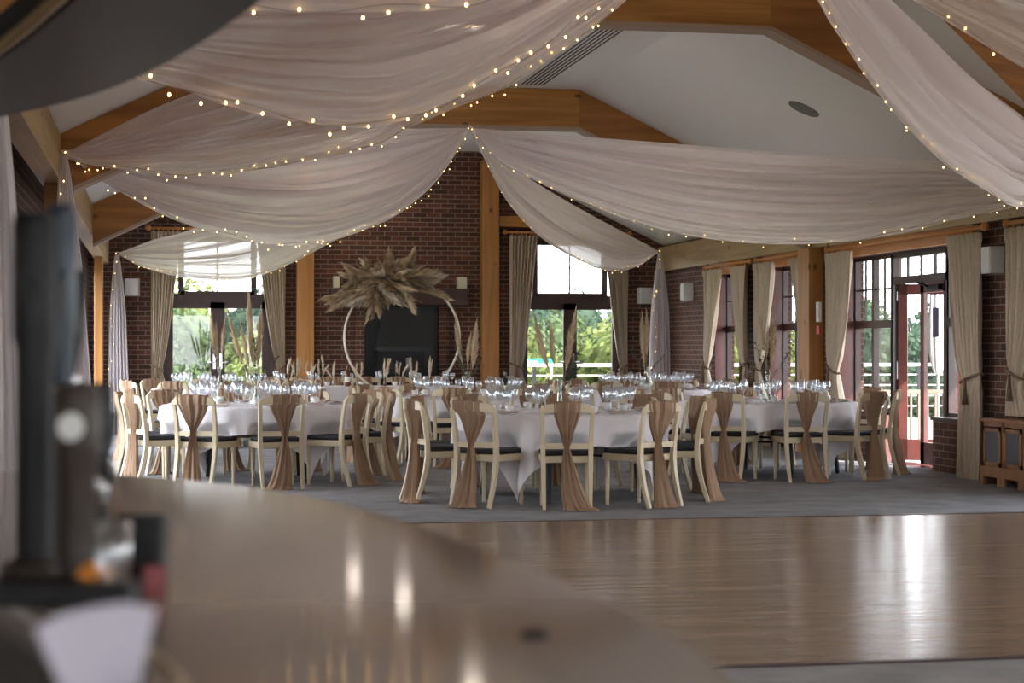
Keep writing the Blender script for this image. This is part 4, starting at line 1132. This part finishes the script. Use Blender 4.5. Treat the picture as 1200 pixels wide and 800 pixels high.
# ================================================================== BAR (near left)
ZB = 1.04
dz = H-ZB
def cp(px, py): return W(px, F*dz/(py-HY))
edge = [cp(100, 551), cp(135, 555), cp(200, 560), cp(300, 570), cp(400, 588), cp(480, 610), cp(560, 638), cp(640, 668), cp(720, 702), cp(800, 745), cp(880, 800), cp(960, 880), cp(1100, 1100)]
edge = catmull([Vector((p.x, p.y, 0)) for p in edge], 60)
inner = []
for i, p in enumerate(edge):
    t = (edge[min(60, i+1)]-edge[max(0, i-1)]).normalized(); nrm = Vector((-t.y, t.x, 0))
    if nrm.dot(Vector((-1, -.3, 0))) < 0: nrm = -nrm
    inner.append(p + nrm*.52)
inner = [Vector((min(p.x, -.02), p.y, 0)) for p in inner]
inner[0] = Vector((-1.0, edge[0].y+.05, 0))
ro = empty('bar_counter', (0,0,0), label='curved beige bar counter in the near left corner', cat='bar counter')
far_left = [Vector((-.62, 4.05, 0)), Vector((-1.0, 4.12, 0)), Vector((-1.0, 3.2, 0)), Vector((-.5, 2.9, 0)), Vector((-.24, 2.4, 0)), Vector((-.10, 1.9, 0)), Vector((-.05, 1.4, 0)), Vector((-.05, .35, 0))]
poly = [(p.x, p.y) for p in edge][::-1]
endp = edge[0]
poly += [(endp.x-.35, endp.y+.03), (-1.0, 4.05), (-1.0, 3.2), (-.55, 2.9), (-.27, 2.4), (-.12, 1.9), (-.06, 1.4), (-.06, poly[0][1])]
def polyslab(m, poly, z0, z1, inset=0):
    n = len(poly); m.add([(x, y, z0) for x, y in poly]+[(x, y, z1) for x, y in poly], [tuple(range(n))[::-1], tuple(range(n, 2*n))]+[(i, (i+1) % n, n+(i+1) % n, n+i) for i in range(n)])
m = MB(); polyslab(m, poly, ZB-.045, ZB); fixn(m.build('worktop', M_counter, ro, bevel=.012))
cx = sum(p[0] for p in poly)/len(poly); cy = sum(p[1] for p in poly)/len(poly)
poly2 = [(x-(.12 if x > -.02 else -.02), y-(.05 if y > 3 else 0)) for x, y in poly]
m = MB(); polyslab(m, poly2, 0, ZB-.045); fixn(m.build('front_panel', M_dkwood, ro))
# back-bar shelf below the inner edge
m = MB(); m.box(-1.9, -.30, .2, 2.2, .80, .84); m.box(-1.9, -.35, .2, 2.2, 0, .80); o = m.build('back_bar_unit', M_dkwood); tag(o, 'dark low bar unit behind the counter', 'bar unit')
# soffit gantry
zs = 1.92
def sp_(px, py): return W(px, F*(zs-H)/(HY-py))
so = [sp_(-60, 150), sp_(0, 137), sp_(60, 124), sp_(110, 110), sp_(150, 95), sp_(200, 71), sp_(250, 40), sp_(300, 4), sp_(360, -50), sp_(450, -160)]
si = [sp_(-60, 112), sp_(0, 70), sp_(35, 45), sp_(60, 24), sp_(90, -2), sp_(130, -45), sp_(180, -120), sp_(230, -220)]
so = catmull([Vector((p.x, p.y, 0)) for p in so], 30); si = catmull([Vector((p.x, p.y, 0)) for p in si], 30)
rg = empty('bar_gantry', (0,0,0), label='dark curved overhead bar gantry in the top left corner', cat='bar gantry')
m = MB(); polyslab(m, [(p.x, p.y) for p in so]+[(p.x, p.y) for p in si[::-1]], zs, zs+.10); fixn(m.build('soffit', M_soffit, rg))
m = MB(); m.tube([p+Vector((-.015, -.02, zs+.012)) for p in si], .014, 8); m.build('brass_rail', M_brass, rg)
m = MB(); polyslab(m, [(p.x-.03, p.y-.02) for p in si]+[(p.x-.75, p.y-.2) for p in si[::-1]], zs+.12, zs+.15); fixn(m.build('shelf_board', M_dkwood, rg))
m = MB(); 
for k in (3, 14, 26): p = so[k].lerp(si[k], .5); m.tube([(p.x, p.y, zs+.1), (p.x, p.y, 2.74 if p.x < XLW else zroof(p.x)-.01)], .012, 8)
m.build('hanger', M_black, rg)
for k in range(7):          # stemware hung under the gantry shelf behind the brass rail
    p = si[2+k*4] + Vector((-.12, -.05, 0))
    o = bottle((p.x, p.y, zs+.152), (M_rbot, M_botg)[k % 2], 'blurred %s bottle on the gantry shelf, %s from the hall end' % (('red', 'brown')[k % 2], ['first', 'second', 'third', 'fourth', 'fifth', 'sixth', 'seventh'][k]), .28)
    o['group'] = 'bottles on the gantry shelf'
# beer fonts
def font(px, d, top, wdt, label, mat, lens, seed):
    q = W(px, d); hh = top-ZB
    rt = empty('beer_tap', (q.x, q.y, ZB), aC+pi/2, label=label, cat='beer tap')
    m = MB(); m.lathe([(.001,0),(wdt*.75,0),(wdt*.75,.012),(wdt*.5,.02),(.001,.02)], n=24); m.build('base', M_dkwood, rt)
    m = MB(); m.lathe([(wdt*.42,.02),(wdt*.42,hh*.62),(wdt*.5,hh*.66),(wdt*.5,hh*.97),(wdt*.4,hh),(.001,hh)], n=24); m.build('column', mat, rt)
    m = MB(); m.tube([(0,0,hh*.5),(0,.07,hh*.5),(0,.10,hh*.46),(0,.10,hh*.36)], .011, 10); m.build('spout', M_chrome, rt)
    m = MB(); m.tube([(0,.05,hh*.52),(0,.06,hh*.62),(0,.062,hh*.82)], [.008,.014,.02], 10); m.build('handle', M_black, rt)
    m = MB(); m.prism([(wdt*.26*cos(a*pi/8), hh*.80+wdt*.30*sin(a*pi/8)) for a in range(16)], 'Y', -wdt*.62, -wdt*.45); m.build('badge', lens, rt)
font(40, 2.15, 1.455, .05, 'tall black beer tap nearest the left picture edge', M_black, M_black, 1)
font(72, 2.35, 1.48, .038, 'beer tap with blue-grey badge beside the black tap', M_blue, M_blue, 2)
font(110, 2.45, 1.255, .05, 'short black tap with chrome ball behind the blue one', M_black, M_chrome, 3)
font(90, 2.0, 1.262, .05, 'dark tap with a pale round end in front of the blue-grey one', M_dkwood, M_white, 5)
q = W(74, 1.92); m = MB(); m.box(-.075, .075, -.04, .04, 0, .022); o = m.build('drip_tray', M_black, loc=(q.x, q.y, ZB), bevel=.004); o.rotation_euler = (0, 0, -YAW); tag(o, 'black drip tray below the beer taps', 'drip tray')
# small clutter on the counter
q = W(166, 2.05); rt = empty('card_reader', (q.x, q.y, ZB), -YAW, label='black card reader block on the bar counter', cat='card reader')
m = MB(); m.prism([(-.02, 0), (.02, 0), (.014, .078), (-.014, .08)], 'X', -.026, .026); fixn(m.build('body', M_black, rt, bevel=.004)); m = MB(); m.box(-.02, .02, -.024, -.0205, .02, .06); m.build('screen', M_black, rt)
q = W(112, 1.95); m = MB(); m.ball((0, 0, .02), .021, 20, 14, (1, 1, .92)); o = m.build('orange_fruit', M_orange, loc=(q.x, q.y, ZB)); tag(o, 'orange fruit on the bar counter by the napkins', 'orange')
q = W(181, 1.97); m = MB(); m.box(-.012, .012, -.005, .005, 0, .032); o = m.build('red_card', M_red, loc=(q.x, q.y, ZB), bevel=.002); o.rotation_euler = (0, 0, .2); tag(o, 'small red card standing by the card reader', 'card')
q = W(133, 1.9); m = MB(); m.lathe([(.001,0),(.015,0),(.017,.05),(.019,.085),(.017,.085),(.014,.05),(.001,.004)], n=16); o = m.build('shot_glass', M_glass, loc=(q.x, q.y, ZB)); tag(o, 'clear shot glass among the bar clutter', 'glass')
q = W(122, 1.38); rt = empty('napkin_holder', (q.x, q.y, ZB), -YAW+.25, label='bar caddy holding fanned white paper napkins', cat='napkin holder')
m = MB(); m.box(-.032, .032, -.03, .03, 0, .006); m.box(-.032, .032, -.032, -.028, 0, .012); m.box(-.032, .032, .028, .032, 0, .03); m.build('tray', M_dkwood, rt)
for k in range(7):
    m = MB(); m.box(-.014, .014, -.0008, .0008, 0, .062); m.xf(Matrix.Translation((-.012+k*.004, -.02+.006*k, .008)) @ Matrix.Rotation(radians(-24+6*k), 4, 'Y')); m.build('paper_napkin', M_paper, rt)
for k in range(4):
    a = W(150+k*9, 1.66-.02*k); b = W(196+k*6, 1.5-.02*k); m = MB(); m.tube([(0,0,0), (b.x-a.x, b.y-a.y, .0)], .003, 6)
    o = m.build('wooden_stirrer', M_beige, loc=(a.x, a.y, ZB+.004)); tag(o, 'pale wooden stirrer lying by the napkins', 'stirrer', 'wooden stirrers on the bar')
q = W(20, 1.42); m = MB(); m.box(-.05, .05, -.035, .035, 0, .02); o = m.build('paper_pad', M_paper, loc=(q.x-.02, q.y, .84), bevel=.003); tag(o, 'white paper pad on the low bar unit', 'paper pad')
q = W(627, F*dz/(746-HY)); m = MB(); m.lathe([(.001,.004),(.008,.004),(.0095,.006),(.013,.0025),(.0135,0)], n=18); o = m.build('bottle_cap', M_black, loc=(q.x, q.y, ZB)); tag(o, 'small dark bottle cap lying on the beige counter', 'bottle cap')

# ================================================================== OUTSIDE
m = MB(); m.box(-12, 22, YF+WT, YF+4.6, -.18, -.03); m.box(XR+WT, XR+14, -12, YF+WT, -.18, -.03)
o = struct(m, 'terrace_deck', M_deck, 'pale terrace deck outside the doors', 'terrace')
m = MB(); m.box(-80, 140, -60, 160, -1.4, -1.3); o = struct(m, 'lawn', M_lawn, 'green lawn beyond the terrace', 'lawn')
def railing(a, b, zt, label, nb):
    a = Vector((*a, -.03)); b = Vector((*b, -.03)); d = b-a
    rt = empty('terrace_railing', a, math.atan2(d.y, d.x), label=label, cat='railing'); L_ = d.length; hh = zt+.03
    m = MB(); m.box(0, L_, -.03, .03, hh-.045, hh); m.build('top_rail', M_fence, rt)
    m = MB(); m.box(0, L_, -.02, .02, .10, .14); m.build('bottom_rail', M_fence, rt)
    m = MB()
    k = 0; n = int(L_/.11)
    m.tube
    for k in range(n): x = L_*(k+.5)/n; m.box(x-.014, x+.014, -.014, .014, .14, hh-.045)
    o = m.build('baluster', M_fence, rt); o['kind'] = 'stuff'
    for x in [L_*k/nb for k in range(nb+1)]:
        m = MB(); m.box(x-.045, x+.045, -.045, .045, 0, hh+.05); m.build('post', M_fence, rt)
rt = empty('terrace_railing', (5.3, YF+4.3, -.03), label='white terrace railing with slim horizontal bars beyond the far doors', cat='railing')
m = MB(); m.box(0, 12, -.03, .03, .99, 1.05); m.build('top_rail', M_fence, rt)
for z in (.22, .42, .62, .82): m = MB(); m.box(0, 12, -.012, .012, z, z+.022); m.build('bar', M_fence, rt)
for k in range(9): m = MB(); m.box(k*1.5-.03, k*1.5+.03, -.03, .03, 0, 1.0); m.build('post', M_black, rt)
M_fence_keep = M_fence; M_fence = simple('timber_rail', (.20, .15, .11), .7)
railing((XR+.7, 22.2), (XR+4.0, 22.2), .78, 'brown timber railing just outside the open garden door', 2)
M_fence = M_fence_keep
# folded parasol
q = on_vert_plane(1099, 430, (9.9, 0), (9.9, 10)); rt = empty('garden_parasol', (q.x, q.y, -.03), label='folded white parasol outside the garden door', cat='parasol')
m = MB(); m.tube([(0,0,0),(0,0,2.4)], .022, 8); m.build('pole', M_fence, rt)
m = MB(); m.grid(lambda u, v: ((.07+.05*v-.08*v**6)*(1+.25*sin(8*2*pi*u))*cos(2*pi*u)*1.0, (.07+.05*v-.08*v**6)*(1+.25*sin(8*2*pi*u))*sin(2*pi*u), 2.35-1.35*v), 64, 14); m.build('canopy', simple('parasol_cloth', (.8, .8, .8), .8), rt)
m = MB(); m.box(-.25, .25, -.25, .25, 0, .06); m.build('base', M_fence, rt)
# green direction sign seen through the far right doors
q = on_vert_plane(631, 420, (0, YF+5.2), (10, YF+5.2))
rt = empty('garden_sign', (q.x, q.y, -.03), label='green garden sign with pale lettering beyond the terrace railing', cat='sign')
m = MB(); m.box(-.30, .30, -.012, .012, 1.02, 1.14); m.build('board', M_green, rt)
for s in (-.25, .25): m = MB(); m.box(s-.02, s+.02, .012, .05, -1.27, 1.13); m.build('post', M_fence, rt)
cu = bpy.data.curves.new('lettering', 'FONT'); cu.body = 'Point'; cu.size = .10; cu.extrude = .002; cu.materials.append(M_white)
tmpo = bpy.data.objects.new('tmp', cu); COL.objects.link(tmpo); bpy.context.view_layer.update(); me = bpy.data.meshes.new_from_object(tmpo); bpy.data.objects.remove(tmpo); o = bpy.data.objects.new('lettering', me); COL.objects.link(o); o.parent = rt; o.rotation_euler = (pi/2, 0, 0); o.location = (-.24, -.016, 1.045)

# trees
def tree_mesh(seed, n, rx, rz, leaf):
    r = random.Random(seed); m = MB()
    blobs = [(Vector((r.uniform(-.75, .75)*rx, r.uniform(-.6, .6)*rx, r.uniform(.12, .78)*rz*2)), r.uniform(.28, .5)*rx) for _ in range(16)]
    blobs.append((Vector((0, 0, rz*1.55)), rx*.5))
    for i in range(n):
        c, R_ = r.choice(blobs)
        d = Vector((r.gauss(0, 1), r.gauss(0, 1), r.gauss(0, 1))).normalized(); p = c + d*R_*r.uniform(.78, 1.04)
        if p.z < .05: continue
        a = Vector((r.gauss(0, 1), r.gauss(0, 1), r.gauss(0, 1))).normalized(); a = (a+d*1.1).normalized()
        u = a.orthogonal().normalized(); w_ = a.cross(u); s = leaf*r.uniform(.6, 1.3)
        m.add([p-u*s, p-w_*s*.6, p+u*s, p+w_*s*.6], [(0,1,2,3)])
    return m, blobs
TM = []
for i in range(3):
    m, bl = tree_mesh(30+i, 11000, 2.3, 1.55, .10)
    tr = empty('garden_tree', (0,0,0), label='x', cat='tree')
    m.build('foliage', M_hedge[i], tr)
    mm = MB()
    for c, R_ in bl: mm.ball(c, R_*.66, 10, 8)
    mm.build('inner_crown', M_hedge[i], tr)
    mm = MB(); mm.tube([(0,0,0),(.1,.1,1.5),(0,0,3.2)], [.22,.16,.08], 8); mm.build('trunk', M_bark, tr)
    TM.append(Proto(tr))
r = random.Random(12)
names = ['yellow-green', 'mid-green', 'blue-green']
n = 0
for row, (Y0, zt) in enumerate(((46, 3.3), (60, 4.1), (76, 5))):
    X0 = (-14, -18, -20)[row]
    while X0 < (30, 48, 62)[row]:
        k = r.choice([0, 1, 2]) if row else r.choice([0, 0, 1])
        if row == 0 and X0 > 8: k = r.choice([0, 1, 1, 2])
        o = TM[k].put((X0, Y0+r.uniform(-2, 2), -1.3), r.uniform(0, 6), '%s leafy tree beyond the terrace, in the %s row' % (names[k], ['front', 'middle', 'back'][row]), '%s trees in the %s row beyond the terrace' % (names[k], ['front', 'middle', 'back'][row]), scale=r.uniform(.92, 1.06)*(.95, 1.25, 1.45)[row])
        X0 += (4.3, 5.8, 6.2)[row]

# ================================================================== LIGHT, SKY, CAMERA
w = bpy.data.worlds.new('sky'); SC.world = w; w.use_nodes = True; nt = w.node_tree; nt.nodes.clear()
out = nt.nodes.new('ShaderNodeOutputWorld'); bg = nt.nodes.new('ShaderNodeBackground')
tc = nt.nodes.new('ShaderNodeTexCoord'); sp3 = nt.nodes.new('ShaderNodeSeparateXYZ'); nt.links.new(tc.outputs['Generated'], sp3.inputs[0])
rp = nt.nodes.new('ShaderNodeValToRGB'); rp.color_ramp.elements[0].position = 0; rp.color_ramp.elements[0].color = (.95, .97, 1, 1)
rp.color_ramp.elements[1].position = .8; rp.color_ramp.elements[1].color = (.74, .84, 1, 1)
nt.links.new(sp3.outputs[2], rp.inputs[0]); nt.links.new(rp.outputs[0], bg.inputs[0]); bg.inputs[1].default_value = 6.5
nt.links.new(bg.outputs[0], out.inputs[0])
sl_ = bpy.data.lights.new('sun', 'SUN'); sl_.energy = 11; sl_.angle = radians(.6); sl_.color = (1, .95, .86)
so_ = bpy.data.objects.new('sun', sl_); COL.objects.link(so_); so_.rotation_euler = Vector((.5, -.75, .65)).to_track_quat('Z', 'Y').to_euler()

cam = bpy.data.cameras.new('camera'); co = bpy.data.objects.new('camera', cam); COL.objects.link(co)
co.location = (0, 0, H); co.rotation_euler = (pi/2, 0, -YAW)
cam.sensor_width = 36; cam.lens = F*36/1200; cam.shift_y = (HY-400)/1200; cam.clip_end = 500; cam.clip_start = .05
cam.dof.use_dof = True; cam.dof.focus_distance = 17.0; cam.dof.aperture_fstop = 4.0
SC.camera = co
SC.view_settings.view_transform = 'Standard'; SC.view_settings.look = 'None'; SC.view_settings.gamma = 1; SC.view_settings.use_curve_mapping = False
SC.view_settings.exposure = .6
SC.cycles.use_denoising = True
SC.cycles.max_bounces = 10; SC.cycles.diffuse_bounces = 5; SC.cycles.glossy_bounces = 4; SC.cycles.transparent_max_bounces = 24; SC.cycles.transmission_bounces = 4
SC.cycles.caustics_reflective = False; SC.cycles.caustics_refractive = False
SC.cycles.sample_clamp_indirect = 4
